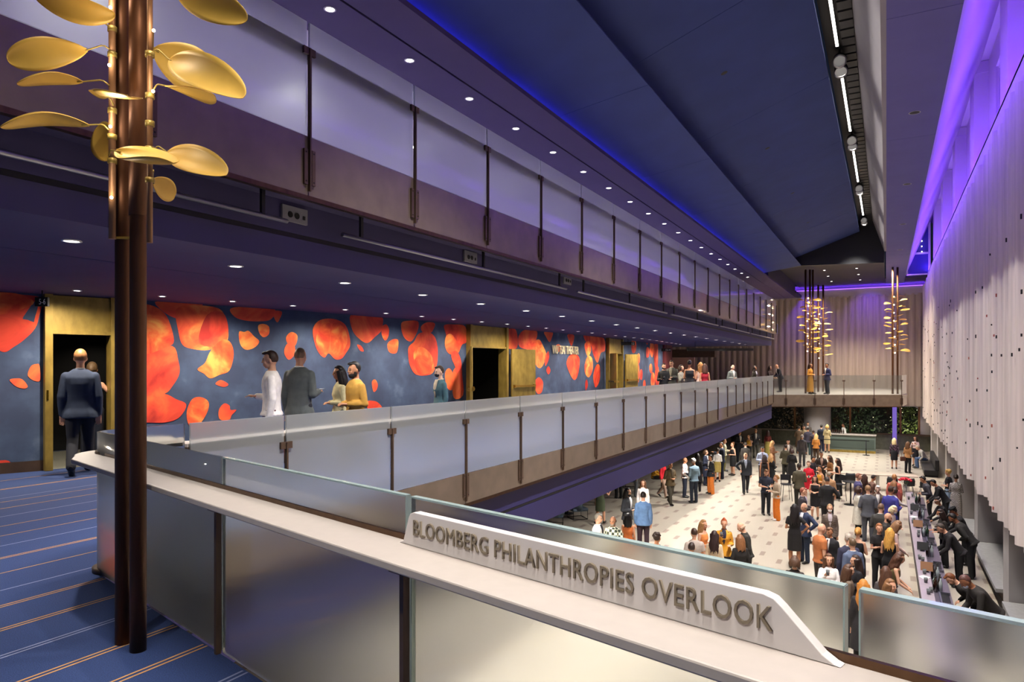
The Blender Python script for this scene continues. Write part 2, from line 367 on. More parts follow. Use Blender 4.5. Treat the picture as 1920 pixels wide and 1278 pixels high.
# --- far wall
b = MB(); b.box(XL, 3.3, YF+.05, YF+.25, -.2, 7.4)
struct(b.build('wall_far', M_GREYW), 'wall behind the far curtain')
b = MB(); b.box(XL, 2.3, YF-.42, YF-.3, 6.4, 7.0); struct(b.build('trim_5', M_VALANCE), 'grey valance above the far curtain')
b = MB(); b.box(XL, 3.3, YF-.1, YF+.25, GZ, -3.12); b.box(XL, -3.6, YF-.35, YF-.1, -3.14, -3.08, 1); b.box(XL, -8.2, YF-.3, YF-.1, GZ, -3.14, 1)
struct(b.build('wall_far', [mat('green_stone', '#6d6e5e', .25, noise=.15, nscale=6), M_STONE]), 'low green grey wall under the far windows')
b = MB(); b.box(-.55, 2.6, YF-.45, YF-.1, -3.16, -3.06); struct(b.build('trim_6', M_BRONZED), 'dark sill under the far windows')
# round-cornered window surround at the far end
b = MB()
def arcpts(cx, cy, r, a0, a1, n=8): return [(cx+r*math.cos(a0+(a1-a0)*i/n), cy+r*math.sin(a0+(a1-a0)*i/n)) for i in range(n+1)]
hole = arcpts(1.95-.35, -1.2-.35, .35, PI/2, 0)
pr = [(-6, -1.2)]+hole+[(1.95, -3.12), (3.3, -3.12), (3.3, -.15), (-6, -.15)]
b.add([(x, YF-.02, z) for x, z in pr]+[(x, YF+.2, z) for x, z in pr], [tuple(range(len(pr)))]+[(i, len(pr)+i, len(pr)+(i+1) % len(pr), (i+1) % len(pr)) for i in range(len(pr))])
b.box(XL, -6, YF-.02, YF+.2, -1.2, -.15)
struct(b.build('wall_far', M_GREYW), 'wall above the far windows with one rounded corner')
MULL = [-14.5, -11.5, -8.6, -5.9, -2.25, .85]
wn = 0
xs = [-17]+MULL+[1.95]
for x0, x1 in zip(xs[:-1], xs[1:]):
    wn += 1
    w = struct(bpy.data.objects.new(f'window_{wn}', None), 'tall ground level window on the planted court at night'); COL.objects.link(w); w.location = ((x0+x1)/2, YF+.1, -3.12)
    MB().box(x0+.05, x1-.05, YF+.1, YF+.115, -3.12, -1.2).build('pane', M_PANE, w, world=True)
    MB().box(x1-.06, x1+.06, YF-.04, YF+.16, -3.12, -1.2).build('mullion', M_CHAN, w, world=True)
# --- right side: wall, piers, parapet, clerestory
b = MB(); b.box(3.05, 3.25, YN, YF, GZ, 7.0); struct(b.build('wall_right', M_GREYW), 'pale wall behind the long curtain')
PIER = [13.2, 19.3, 25.3, 31.3, 37.4, 43.4, 49.4]
for y in PIER:
    struct(MB().box(2.42, 3.06, y-.42, y+.42, GZ, 6.8).build('pillar', M_GREYW), 'pale square pier along the wall behind the bar')
b = MB(); b.box(2.26, 2.5, YN, YF-.35, 6.86, 7.43); b.box(2.26, 2.95, YN, YF-.35, 7.36, 7.44); struct(b.build('trim_7', M_WHITE), 'white parapet over the long curtain')
PIL = [-1.2+6.76*i for i in range(8)]
for y in PIL:
    b = MB(); b.box(2.42, 2.86, y, y+1.15, 7.43, 11.1); b.box(2.36, 2.9, y-.05, y+1.2, 10.75, 11.1)
    struct(b.build('pillar', M_WHITE), 'white pilaster between the clerestory windows')
for y in PIL[:-1]:
    wn += 1
    w = struct(bpy.data.objects.new(f'window_{wn}', None), 'clerestory window washed in violet light'); COL.objects.link(w); w.location = (2.85, y+3.9, 7.43)
    y0, y1 = y+1.15, y+6.76
    f = MB()
    for (a, c, z0, z1) in ((y0, y0+1.6, 7.44, 11.1), (y1-1.6, y1, 7.44, 11.1), (y0+1.6, y1-1.6, 7.44, 7.9), (y0+1.6, y1-1.6, 10.3, 11.1)):
        f.box(2.80, 2.98, a, c, z0, z1)
    f.build('surround', M_WHITE, w, world=True)
    f = MB()
    for (a, c, z0, z1) in ((y0+1.6, y0+1.72, 7.9, 10.3), (y1-1.72, y1-1.6, 7.9, 10.3), (y0+1.72, y1-1.72, 7.9, 8.0), (y0+1.72, y1-1.72, 10.2, 10.3), (y0+2.75, y0+2.83, 8.0, 10.2)):
        f.box(2.86, 2.95, a, c, z0, z1)
    f.build('frame', M_WHITE, w, world=True)
    MB().box(2.93, 2.94, y0+1.7, y1-1.7, 7.95, 10.25).build('pane', mat('night_pane', '#2a2c60', .08, coat=1), w, world=True)
b = MB(); b.box(2.98, 3.2, YN, YF, 7.0, 11.3); struct(b.build('wall_right', M_DARK), 'night behind the clerestory')
wn += 1
w = struct(bpy.data.objects.new(f'window_{wn}', None), 'glazed end of the clerestory reflecting a string of bulbs'); COL.objects.link(w); w.location = (1.9, 50, 7.3)
f = MB()
for x0, x1, z0, z1 in ((1.1, 1.2, 7.3, 10.8), (2.3, 2.42, 7.3, 10.8), (1.2, 2.3, 8.6, 8.72), (1.2, 2.3, 10.7, 10.8), (1.2, 2.3, 7.3, 7.38)): f.box(x0, x1, 49.95, 50.05, z0, z1)
f.build('frame', M_WHITE, w, world=True)
MB().box(1.15, 2.4, 50.06, 50.08, 7.3, 10.8).build('pane', mat('violet_pane', '#3a3a9a', .15, coat=1), w, world=True)
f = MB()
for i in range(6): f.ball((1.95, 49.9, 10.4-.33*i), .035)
f.build('bulb', glow('bulb_reflection', (1, .9, .8), 6), w, world=True)  # glowing balls stand in for bulbs mirrored in the pane
# walls behind the viewer so that glass reflects a room
b = MB(); b.box(XL, 3.2, YN-.2, YN, GZ, 11); struct(b.build('wall_back', M_NAVY), 'wall behind the overlook')
b = MB(); b.box(3.05, 3.2, YN, 2, -.1, 7); struct(b.build('wall_right', M_GREYW), 'wall end beside the overlook')
b = MB(); b.box(XL-.2, XL, YN, YF, GZ, 7.4); struct(b.build('wall_left', M_GREYW), 'pale wall at the end of the lounge')
b = MB(); b.box(-14, -13.8, 3, 54, GZ, -1.25); struct(b.build('wall_left', M_GREYW), 'pale wall of the lower lounge')

# ---------------------------------------------------------------- mural wall (gently bowed)
def wnorm(y):
    d = Vector((wx(y+.3)-wx(y-.3), .6)).normalized(); return Vector((d.y, -d.x))      # towards the hall
def wall_y(px):
    lo, hi = 0.0, 34.2
    c = col(px); f = lambda y: wx(y)-c[0]/c[1]*y
    for _ in range(40):
        m = (lo+hi)/2
        if f(lo)*f(m) <= 0: hi = m
        else: lo = m
    return (lo+hi)/2
def onwall(px, py, off=0):
    y = wall_y(px); d = y/col(px)[1]; n = wnorm(y)
    return Vector((wx(y)+n.x*off, y+n.y*off, min(2.648, EYE+(HY-py)/FP*d)))
D1 = (wall_y(81), wall_y(217)); D2 = (wall_y(874), wall_y(946)); D3 = (wall_y(1136), wall_y(1163))
DOORS = [D1, D2, D3]
b = MB()
ys = sorted(set([-5]+[p[0] for p in WP]+[i*.5 for i in range(-8, 69)]+[v for d in DOORS for v in d]))
ys = [y for y in ys if y <= 34.2]
for y0, y1 in zip(ys[:-1], ys[1:]):
    m = (y0+y1)/2; indoor = any(d[0] <= m <= d[1] for d in DOORS)
    if indoor: continue
    b.quad((wx(y0), y0, 0), (wx(y1), y1, 0), (wx(y1), y1, 2.66), (wx(y0), y0, 2.66))
    n = wnorm(m)
    b.quad((wx(y0)+.012*n.x, y0, 0), (wx(y1)+.012*n.x, y1, 0), (wx(y1)+.012*n.x, y1, .16), (wx(y0)+.012*n.x, y0, .16), 3)
def smooth_poly(pts, k=4):
    out = []; n = len(pts)
    for i in range(n):
        p0, p1, p2, p3 = (pts[(i+j-1) % n] for j in range(4))
        for t in range(k):
            t /= k
            out.append(tuple(.5*((2*p1[a])+(-p0[a]+p2[a])*t+(2*p0[a]-5*p1[a]+4*p2[a]-p3[a])*t*t+(-p0[a]+3*p1[a]-3*p2[a]+p3[a])*t**3) for a in (0, 1)))
    return out
pcount = 0
def petal(pts, mi=1, k=4):
    global pcount
    pcount += 1
    P = smooth_poly(pts, k); vs = []
    for x, y in P: vs.append(onwall(x, y, .004+.0006*(pcount % 9)))
    c = sum(vs, Vector())/len(vs)
    n = len(vs); b.add([c]+vs, [(0, 1+i, 1+(i+1) % n) for i in range(n)], mi)
def blob(cx, cy, rx, ry, mi=1, seed=0, wob=.12):
    r = random.Random(seed*7+int(cx)); n = 9
    petal([(cx+rx*(1+r.uniform(-wob, wob))*math.cos(2*PI*i/n), cy+ry*(1+r.uniform(-wob, wob))*math.sin(2*PI*i/n)) for i in range(n)], mi)
petal([(-30, 550), (40, 552), (78, 560), (74, 590), (66, 615), (46, 636), (26, 650), (8, 660), (-14, 650), (-40, 640)])
petal([(-40, 552), (30, 550), (64, 566), (40, 580), (0, 590), (-40, 590)], 2)
petal([(52, 700), (58, 686), (68, 682), (74, 685), (75, 712), (66, 714), (55, 708)])
petal([(18, 712), (30, 709), (42, 711), (52, 724), (44, 728), (30, 724)])
petal([(-30, 870), (10, 862), (20, 872), (-10, 880)])
petal([(232, 575), (272, 570), (300, 580), (316, 600), (326, 638), (316, 650), (298, 664), (272, 668), (232, 660)], 2)
petal([(232, 640), (272, 664), (322, 648), (334, 676), (336, 700), (324, 722), (308, 738), (272, 742), (232, 740)])
petal([(232, 745), (278, 742), (308, 738), (330, 748), (349, 758), (338, 780), (318, 790), (290, 792), (232, 786)])
petal([(290, 566), (330, 566), (380, 570), (350, 596), (318, 592)])
petal([(330, 580), (360, 572), (410, 578), (424, 602), (428, 630), (420, 645), (390, 656), (362, 654), (342, 646), (334, 620)], 2)
petal([(372, 640), (388, 590), (418, 586), (428, 618), (420, 645), (400, 650)], 1)
petal([(402, 648), (418, 636), (432, 642), (438, 664), (430, 694), (412, 702), (394, 709), (382, 700), (370, 692), (384, 680), (392, 662)], 2)
petal([(404, 718), (414, 712), (428, 720), (420, 725), (408, 722)])
petal([(352, 792), (350, 770), (360, 748), (376, 744), (390, 752), (390, 768), (378, 790), (362, 802)], 2)
petal([(412, 786), (410, 768), (420, 756), (430, 760), (432, 768), (443, 768), (434, 778), (430, 786)])
petal([(432, 578), (470, 574), (515, 580), (508, 598), (490, 602), (462, 601), (440, 594)])
petal([(512, 583), (528, 584), (524, 598), (519, 604), (513, 594)])
petal([(448, 622), (458, 622), (466, 620), (476, 630), (486, 640), (476, 652), (460, 655), (450, 644)], 2)
petal([(484, 610), (494, 607), (504, 612), (504, 626), (494, 632), (486, 624)], 2)
petal([(536, 632), (546, 622), (557, 628), (556, 642), (550, 650), (540, 645)], 2)
petal([(533, 654), (540, 643), (552, 648), (552, 664), (542, 674), (534, 666)], 2)
petal([(586, 618), (596, 602), (614, 597), (634, 600), (648, 610), (655, 630), (656, 648), (648, 662), (640, 672), (628, 673), (616, 662), (608, 670), (598, 662), (590, 644)])
petal([(600, 612), (618, 604), (618, 640), (612, 664), (600, 655), (592, 636)], 2)
petal([(624, 606), (646, 616), (650, 644), (634, 668), (620, 652)], 2)
petal([(657, 590), (690, 588), (716, 592), (715, 618), (702, 632), (688, 643), (672, 634), (660, 618)])
petal([(716, 612), (724, 608), (729, 618), (727, 632), (721, 638), (715, 626)], 2)
petal([(669, 646), (677, 648), (682, 658), (675, 657)])
petal([(726, 645), (736, 636), (746, 637), (746, 652), (742, 662), (730, 660)], 2)
petal([(752, 606), (766, 601), (784, 603), (782, 622), (770, 640), (756, 630)])
petal([(789, 612), (800, 604), (815, 606), (812, 618), (806, 624), (792, 622)])
petal([(766, 650), (776, 640), (784, 626), (800, 622), (814, 630), (820, 650), (820, 676), (816, 690), (806, 702), (780, 702), (768, 684), (765, 664)])
petal([(775, 660), (790, 650), (808, 665), (812, 690), (800, 701), (782, 698)], 2)
petal([(832, 610), (850, 608), (872, 612), (874, 640), (866, 646), (858, 660), (842, 663), (834, 648), (836, 628)])
petal([(836, 630), (846, 626), (858, 642), (864, 646), (858, 662), (842, 663), (834, 648)], 2)
petal([(846, 662), (856, 658), (864, 676), (866, 700), (868, 740), (850, 745), (848, 700), (856, 684), (848, 676)])
petal([(834, 700), (842, 690), (850, 704), (848, 730), (838, 726)])
petal([(697, 716), (703, 711), (708, 720), (706, 730), (700, 734)], 2)
petal([(688, 752), (704, 752), (714, 760), (716, 768), (690, 766)], 2)
petal([(948, 624), (956, 616), (968, 620), (969, 652), (948, 650)])
petal([(972, 630), (984, 618), (1006, 620), (1004, 640), (996, 654), (974, 650)])
petal([(986, 660), (990, 645), (998, 639), (1004, 650), (1004, 680), (996, 687), (988, 684)], 2)
petal([(1000, 645), (1010, 636), (1018, 648), (1024, 664), (1020, 680), (1012, 690), (1003, 680)], 2)
petal([(1022, 668), (1028, 658), (1029, 672), (1022, 686)])
petal([(984, 690), (990, 684), (992, 700), (986, 712)])
petal([(1020, 622), (1036, 622), (1034, 634), (1030, 641), (1024, 632)])
petal([(1064, 627), (1076, 628), (1075, 640), (1071, 648), (1066, 638)])
petal([(1042, 648), (1048, 645), (1052, 652), (1046, 660)], 1)
petal([(1062, 682), (1066, 668), (1076, 662), (1086, 670), (1086, 688), (1082, 706), (1076, 712), (1068, 700)])
petal([(1094, 626), (1112, 626), (1132, 634), (1134, 656), (1126, 662), (1120, 680), (1112, 664), (1108, 648), (1098, 640)])
petal([(1096, 644), (1104, 640), (1108, 656), (1102, 668), (1097, 656)], 2)
petal([(1096, 684), (1102, 667), (1110, 672), (1111, 692), (1104, 707), (1097, 700)], 2)
petal([(1112, 704), (1118, 684), (1124, 686), (1124, 712), (1116, 726)])
petal([(988, 738), (990, 726), (1000, 722), (1003, 732), (1000, 742)], 2)
petal([(1002, 716), (1010, 707), (1018, 716), (1016, 734), (1008, 738), (1003, 728)])
petal([(1024, 694), (1028, 686), (1032, 694), (1028, 702)])
petal([(1097, 718), (1100, 711), (1102, 722), (1098, 732)])
for i, (x, y, w_, h_) in enumerate([(1188, 648, 5, 14), (1194, 700, 5, 22), (1214, 660, 3.5, 11), (1222, 652, 4, 18), (1230, 664, 4, 30), (1220, 690, 3, 9), (1202, 702, 3, 10), (1208, 720, 2.5, 8), (1232, 706, 4, 22), (1197, 672, 3, 10), (1184, 690, 2.5, 16), (1224, 712, 4, 16), (1213, 640, 2, 6), (1226, 634, 3, 6)]):
    blob(x, y, w_, h_, 1+i % 2, i)
struct(b.build('wall_left', [M_MURAL, M_PETAL, M_PETAL2, M_BRONZED], fix=False), 'blue wall painted with big red petals')
# lounge end walls beyond the mural
b = MB(); b.box(XL, -11.1, 45.2, 45.4, 0, 2.65); struct(b.build('wall_lounge', mat('pink_wall', '#b58f86', .6)), 'dusty pink wall at the end of the corridor')
b = MB(); b.box(-10.1, -9.9, 34.2, 35.6, 0, 2.65); struct(b.build('wall_lounge', mat('plum_wall', '#6b2b30', .7)), 'dark red end of the mural wall')
# ================================================================ RAILINGS
def bx3(mb, a, b_, w, z0, z1, mi=0, off=0):
    """upright plate along a->b (2-D), thickness w, shifted sideways by off"""
    a = Vector(a[:2]); b_ = Vector(b_[:2]); d = (b_-a).normalized(); n = Vector((d.y, -d.x))
    a = a+n*off; b_ = b_+n*off; q = [a-n*w/2, b_-n*w/2, b_+n*w/2, a+n*w/2]
    return mb.prism([(p.x, p.y) for p in q], z0, z1, mi)
def railing(name, label, posts, zf, top, bottom, post_side=1, ledge=True, gap=.018, wallw=.02, postz=.8, start=None, end=None, clamps=True, glass=None):
    """posts: list of 2-D joints; parts: glass_panel per bay, fascia_panel per bay, post (> clamp) per joint, ledge"""
    r = thing(name, label, 'railing', (posts[0][0], posts[0][1], zf+bottom))
    for a, c in zip(posts[:-1], posts[1:]):
        a = Vector(a); c = Vector(c); d = (c-a).normalized()
        g = bx3(MB(), a+d*gap, c-d*gap, wallw, zf+.02, zf+top).build('glass_panel', glass or M_GLASS, r, world=True)
        bx3(MB(), a+d*.004, c-d*.004, wallw, zf+bottom, zf+.012).build('fascia_panel', M_FASC, r, world=True)
    for i, p in enumerate(posts):
        q = Vector(posts[min(i+1, len(posts)-1)])-Vector(posts[max(i-1, 0)]); d = q.normalized(); n = Vector((d.y, -d.x))*post_side
        P = Vector(p)+n*(.018+wallw/2)
        po = MB().obox((P.x, P.y, zf+(bottom+postz)/2+.02), (d.x, d.y, 0), (n.x, n.y, 0), (0, 0, 1), .010, .018, (postz-bottom)/2-.02).build('post', M_BRONZED, r, world=True)
        if clamps:
            m = MB(); P2 = Vector(p)+n*(.012+wallw/2)
            m.obox((P2.x, P2.y, zf+postz-.03), (d.x, d.y, 0), (n.x, n.y, 0), (0, 0, 1), .075, .012, .035).build('clamp', M_BRONZED, po)
            for sg in (-1, 1):
                m = MB(); m.obox((P2.x+sg*d.x*.05, P2.y+sg*d.y*.05, zf+bottom+.27), (d.x, d.y, 0), (n.x, n.y, 0), (0, 0, 1), .022, .012, .17)
                for hz in (.13, .41): m.obox((P2.x+sg*d.x*.05+n.x*.012, P2.y+sg*d.y*.05+n.y*.012, zf+bottom+hz), (d.x, d.y, 0), (n.x, n.y, 0), (0, 0, 1), .006, .004, .006, 1)
                m.build('base_clamp', [M_BRONZED, M_BLACK], po)
    bt = MB()
    a, c = Vector(posts[0]), Vector(posts[-1])
    for p, q in zip(posts[:-1], posts[1:]): bx3(bt, p, q, .06, zf+bottom-.045, zf+bottom-.002, 0, -.01*post_side)
    bt.build('bottom_trim', M_BRONZE, r, world=True)
    if ledge:
        m = MB()
        for p, q in zip(posts[:-1], posts[1:]):
            bx3(m, p, q, .24, zf+.86, zf+.888, 0, -post_side*(.125+wallw/2)); bx3(m, p, q, .06, zf+.80, zf+.86, 1, -post_side*(.035+wallw/2))
        m.build('ledge', [M_STONE, M_BRONZED], r, world=True)
    return r
lowY = [3.87]+[4.96+1.685*k for k in range(20)]
lowY = [y for y in lowY if y < 38.6]+[39.0]
railing('balcony_railing', 'long lower balcony railing of frosted glass panels before the red petal wall', [(SX, y) for y in lowY], 0, 1.07, -.42)
upY = [-.2, 1.5, 3.2]+[4.85+1.685*k for k in range(20)]
upY = [y for y in upY if y < 38.4]
railing('balcony_railing', 'long upper balcony railing of frosted glass under the plum ceiling', [(UX+.01, y) for y in upY], 3.78, 1.12, -.56, postz=.86)
wd = (WB-WA); wl = wd.length
railing('bridge_railing', 'short glass railing of the far walkway facing the hall', [tuple(WA+wd*t) for t in (0, .12, .34, .56, .79, 1.0)], 0, 1.07, -.62, ledge=False, glass=M_GLASSC)
m = MB(); 
rb = thing('end_railing', 'white return panel closing the far walkway beside the long curtain', 'railing', (WB.x+.06, WB.y+.12, 0))
bx3(MB(), WB+Vector((.03, .1)), Vector((WB.x+.28, WB.y+2.2)), .02, .02, 1.07).build('glass_panel', M_GLASS, rb, world=True)
bx3(MB(), WB+Vector((.03, .1)), Vector((WB.x+.28, WB.y+2.2)), .05, -.62, 0).build('fascia_panel', M_FASC, rb, world=True)
# rounded glass joining side rail and far walkway
m = MB(); cp = [(SX, 39.0), (SX+.01, 39.12), (-5.44+.08, 39.22), tuple(WA)]
# ---- the overlook railing
ov = thing('overlook_railing', 'near frosted glass railing with a broad white ledge around the overlook', 'railing', (RP0.x, RP0.y, 0))
joints = [1.14, 2.78, 4.37, 6.02, 7.66]
cx, cy = -5.17, 3.2
arc = [(cx+.18*math.cos(a), cy-.0+.18*math.sin(a)) for a in [PI+ i*(math.radians(75.6))/8 for i in range(9)]]
path = [(SX, 3.83)]+arc+[tuple(rp(-.6)), tuple(rp(1.125))]
def ribbon(path, t, z0, z1):
    m = MB(); n = len(path); L_ = []; R_ = []
    for i, p in enumerate(path):
        d = (Vector(path[min(i+1, n-1)])-Vector(path[max(i-1, 0)])).normalized(); q = Vector((d.y, -d.x))
        L_.append(Vector(p)+q*t/2); R_.append(Vector(p)-q*t/2)
    vs = [(p.x, p.y, z) for z in (z0, z1) for p in L_+R_]; N2 = 2*n
    f = [(0, n, N2+n, N2), (n-1, N2+n-1, N2+2*n-1, 2*n-1)]
    for i in range(n-1):
        f += [(i, i+1, N2+i+1, N2+i), (n+i, N2+n+i, N2+n+i+1, n+i+1), (N2+i, N2+i+1, N2+n+i+1, N2+n+i), (i, n+i, n+i+1, i+1)]
    m.add(vs, f); m.sm = [i >= 2 for i in range(len(m.f))]; return m
M_GLASSN = mat('frosted_glass_near', '#f2f6f4', .3, trans=1, ior=1.1, coat=.8)
ribbon(path, .022, .005, 1.07).build('corner_glass_panel', M_GLASSN, ov, world=True)
for a, c in zip(joints[:-1], joints[1:]):
    bx3(MB(), rp(a+.018), rp(c-.014), .022, .005, 1.07).build('glass_panel', M_GLASSN, ov, world=True)
    e = MB()
    bx3(e, rp(a+.0165), rp(a+.0205), .024, .03, 1.071); bx3(e, rp(c-.0165), rp(c-.0125), .024, .03, 1.071); bx3(e, rp(a+.018), rp(c-.014), .024, 1.066, 1.073)
    e.build('polished_edge', M_EDGE, ov, world=True)
for s in joints[:-1]:
    p = rp(s, .03); d = Vector((RD.x, RD.y, 0)); n = Vector((RN.x, RN.y, 0))
    po = MB().obox((p.x, p.y, .43), d, n, (0, 0, 1), .012, .015, .43).build('post', M_BRONZED, ov, world=True)
    m = MB(); m.obox((p.x+n.x*.02, p.y+n.y*.02, .80), d, n, (0, 0, 1), .055, .014, .018); m.obox((p.x+n.x*.04, p.y+n.y*.04, .85), d, n, (0, 0, 1), .02, .04, .02); m.obox((p.x-d.x*.035+n.x*.03, p.y-d.y*.035+n.y*.03, .82), d, n, (0, 0, 1), .03, .025, .02)
    m.obox((p.x-n.x*.002, p.y-n.y*.002, .80), d, n, (0, 0, 1), .07, .012, .022)
    m.build('bracket', M_BRONZED, po)
def ledge_poly(o1, o2):
    inner = [tuple(rp(8.1, o1)), tuple(rp(-.85, o1))]
    out = [tuple(rp(8.1, o2)), tuple(rp(-.86, o2))]
    return inner, out
inner = [tuple(rp(8.1, .02)), tuple(rp(-.86, .02)), (SX-.02, 3.2), (SX-.02, 3.83)]
c2 = Vector((-5.19, 3.17))
a0 = math.atan2(RN.y, RN.x)
outer = [tuple(rp(8.1, .245)), tuple(rp(-.78, .245))]+[(c2.x+.30*math.cos(a), c2.y+.30*math.sin(a)) for a in [a0-.12-(a0-.12+PI)*i/10 - 0 for i in range(11)]]+[(SX-.26, 3.45), (SX-.26, 3.83)]
m = MB(); pl = outer+inner[::-1]
m.prism(pl, .872, .905); 
m.build('ledge', M_STONE, ov, bevel=.006, world=True)
m = MB(); bx3(m, rp(-.8, .019), rp(8.1, .019), .014, .86, .925); m.build('ledge_trim', M_BRONZE, ov, world=True)
m = MB(); m.lathe(cx-.06, cy-.03, [(.13, 0), (.17, 0), (.17, .035), (.13, .04)], 20); m.lathe(cx-.02, cy+.02, [(.19, .906), (.215, .906), (.21, .925), (.19, .927)], 20)
m.build('base_ring', M_BRONZED, ov, world=True)
# ---- name plate standing on the ledge
pln = thing('name_plate', 'long white donor plate with raised letters standing on the overlook ledge', 'sign', (rp(3.6, .05).x, rp(3.6, .05).y, .906))
ang = math.atan2(RD.y, RD.x)
def plate_pt(s, z, o): p = rp(s, o); return (p.x, p.y, z)
z0, z1 = .906, 1.03
prf = [(2.79, z0), (2.815, z0+.012), (2.845, z1-.025), (2.855, z1-.008), (2.875, z1), (4.19, z1), (4.215, z1-.006), (4.235, z1-.022), (4.325, z0+.018), (4.35, z0+.004), (4.365, z0)]
m = MB(); n = len(prf)
vs = [plate_pt(s, z, .062) for s, z in prf]+[plate_pt(s, z, .028) for s, z in prf]
m.add(vs, [tuple(range(n)), tuple(range(n, 2*n))[::-1]]+[(i, n+i, n+(i+1) % n, (i+1) % n) for i in range(n)])
m.build('plate', mat('pearl_plate', '#d6cfcd', .45), pln, bevel=.005, world=True)
def letters(name, txt, parent, m, height, width, M4, depth=.004, bevel=.0008, shear=0, space=1.0):
    """raised lettering: capitals `height` tall, run `width` wide; M4 places text space (x along, y up, z out)"""
    cu = bpy.data.curves.new(name, 'FONT'); cu.body = txt; cu.size = 1; cu.space_character = space; cu.extrude = .02; cu.resolution_u = 3
    t = bpy.data.objects.new('text_tmp', cu); COL.objects.link(t); bpy.context.view_layer.update()
    me = bpy.data.meshes.new_from_object(t.evaluated_get(bpy.context.evaluated_depsgraph_get())); bpy.data.objects.remove(t)
    xs = [v.co.x for v in me.vertices]; yz = [v.co.y for v in me.vertices]; x0, x1, y0, y1 = min(xs), max(xs), min(yz), max(yz)
    for v in me.vertices:
        v.co = M4 @ Vector(((v.co.x-x0)/(x1-x0)*width, (v.co.y-y0)/(y1-y0)*height, (v.co.z+.02)/.04*depth))
    me.name = name; me.materials.clear(); me.materials.append(m)
    o = bpy.data.objects.new(name, me); COL.objects.link(o)
    if parent is not None:
        o.parent = parent; o.matrix_parent_inverse = parent.matrix_basis.inverted()
    return o
def frame4(o, ax, up):
    ax = Vector(ax).normalized(); up = Vector(up).normalized(); zt = ax.cross(up)
    m = Matrix.Identity(4)
    for i in range(3): m[i][0] = ax[i]; m[i][1] = up[i]; m[i][2] = zt[i]; m[i][3] = o[i]
    return m
letters('lettering', 'BLOOMBERG PHILANTHROPIES OVERLOOK', pln, mat('taupe_letters', '#776c5c', .5), .058, 1.335, frame4(plate_pt(2.88, .947, .062), (RD.x, RD.y, 0), (0, 0, 1)), .007, space=1.06)
# ================================================================ DOORS, SIGNS ON THE MURAL WALL
def door(n, y0, y1, label, hand=None):
    a = Vector((wx(y0), y0)); c = Vector((wx(y1), y1)); d = (c-a).normalized(); nn = Vector((d.y, -d.x)); w = (c-a).length
    o = struct(bpy.data.objects.new(f'door_{n}', None), label); COL.objects.link(o); o.location = (a.x, a.y, 0)
    D3_ = (d.x, d.y, 0); N3 = (nn.x, nn.y, 0)
    def P(u, v, z): p = a+d*u+nn*v; return (p.x, p.y, z)
    m = MB()
    for u in (.05, w-.05): m.obox(P(u, 0, 1.33), D3_, N3, (0, 0, 1), .05, .14, 1.325)
    m.obox(P(w/2, 0, 2.08), D3_, N3, (0, 0, 1), w/2-.1, .12, .025)
    m.build('frame', M_BRASS, o, world=True)
    MB().obox(P(w/2, .03, 2.37), D3_, N3, (0, 0, 1), w/2-.1, .05, .268).build('header_panel', M_BRASS, o, world=True)
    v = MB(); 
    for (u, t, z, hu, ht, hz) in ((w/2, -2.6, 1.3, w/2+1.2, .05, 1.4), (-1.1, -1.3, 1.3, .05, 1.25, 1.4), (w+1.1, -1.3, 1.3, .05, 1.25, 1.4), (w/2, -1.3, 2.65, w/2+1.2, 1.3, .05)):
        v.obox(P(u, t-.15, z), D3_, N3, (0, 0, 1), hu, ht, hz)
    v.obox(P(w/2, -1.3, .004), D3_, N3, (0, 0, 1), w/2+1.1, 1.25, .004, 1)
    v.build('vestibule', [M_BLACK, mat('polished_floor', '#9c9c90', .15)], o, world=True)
    return o, P, D3_, N3, w
o1, P, d3, n3, w = door(1, *D1, 'open bronze doorway with tall header beyond the copper lamp column')
MB().obox(P(.03, .145, 1.14), d3, n3, (0, 0, 1), .012, .01, .07).build('strike_plate', mat('bright_brass', '#d8b23a', .25, metal=1), o1, world=True)
o2, P2_, d32, n32, w2 = door(2, *D2, 'open bronze doorway halfway along the petal wall')
o3, P3_, d33, n33, w3 = door(3, *D3, 'open bronze doorway nearest the end of the petal wall')
def leaf_door(o, P, h, u0, v0, ang, wl, name='leaf'):
    """open leaf hinged at (u0,v0), swung by ang from along the wall"""
    a = Vector(P(u0, v0, 0)).xy; e = Vector(P(u0+math.cos(ang), v0+math.sin(ang), 0)).xy-a
    d = Vector((e.x, e.y, 0)); nv = Vector((e.y, -e.x, 0)); c = a+e*wl/2
    L_ = MB().obox((c.x, c.y, 1.03), d, nv, (0, 0, 1), wl/2, .025, 1.02).build(name, M_BRASS, o, world=True)
    for sg in (1, -1):
        m = MB(); q = c+nv.xy*sg*.075
        m.obox((q.x, q.y, 1.0), d, nv, (0, 0, 1), wl/2-.06, .016, .026)
        for u in (-.42, .42): m.obox((q.x+e.x*wl*u-nv.x*sg*.03, q.y+e.y*wl*u-nv.y*sg*.03, 1.0), d, nv, (0, 0, 1), .03, .035, .04)
        m.build('push_bar', mat('polished_brass', '#cfa24e', .25, metal=.95), L_)
leaf_door(o2, P2_, 2.05, w2+.05, .2, math.radians(12), 1.0)
leaf_door(o2, P2_, 2.05, -.05, .2, math.radians(146), .95)
leaf_door(o3, P3_, 2.05, w3+.05, .2, math.radians(12), 1.0)
leaf_door(o3, P3_, 2.05, -.05, .2, math.radians(146), .95)
M_LIT = mat('sign_white', '#efeae0', .5)
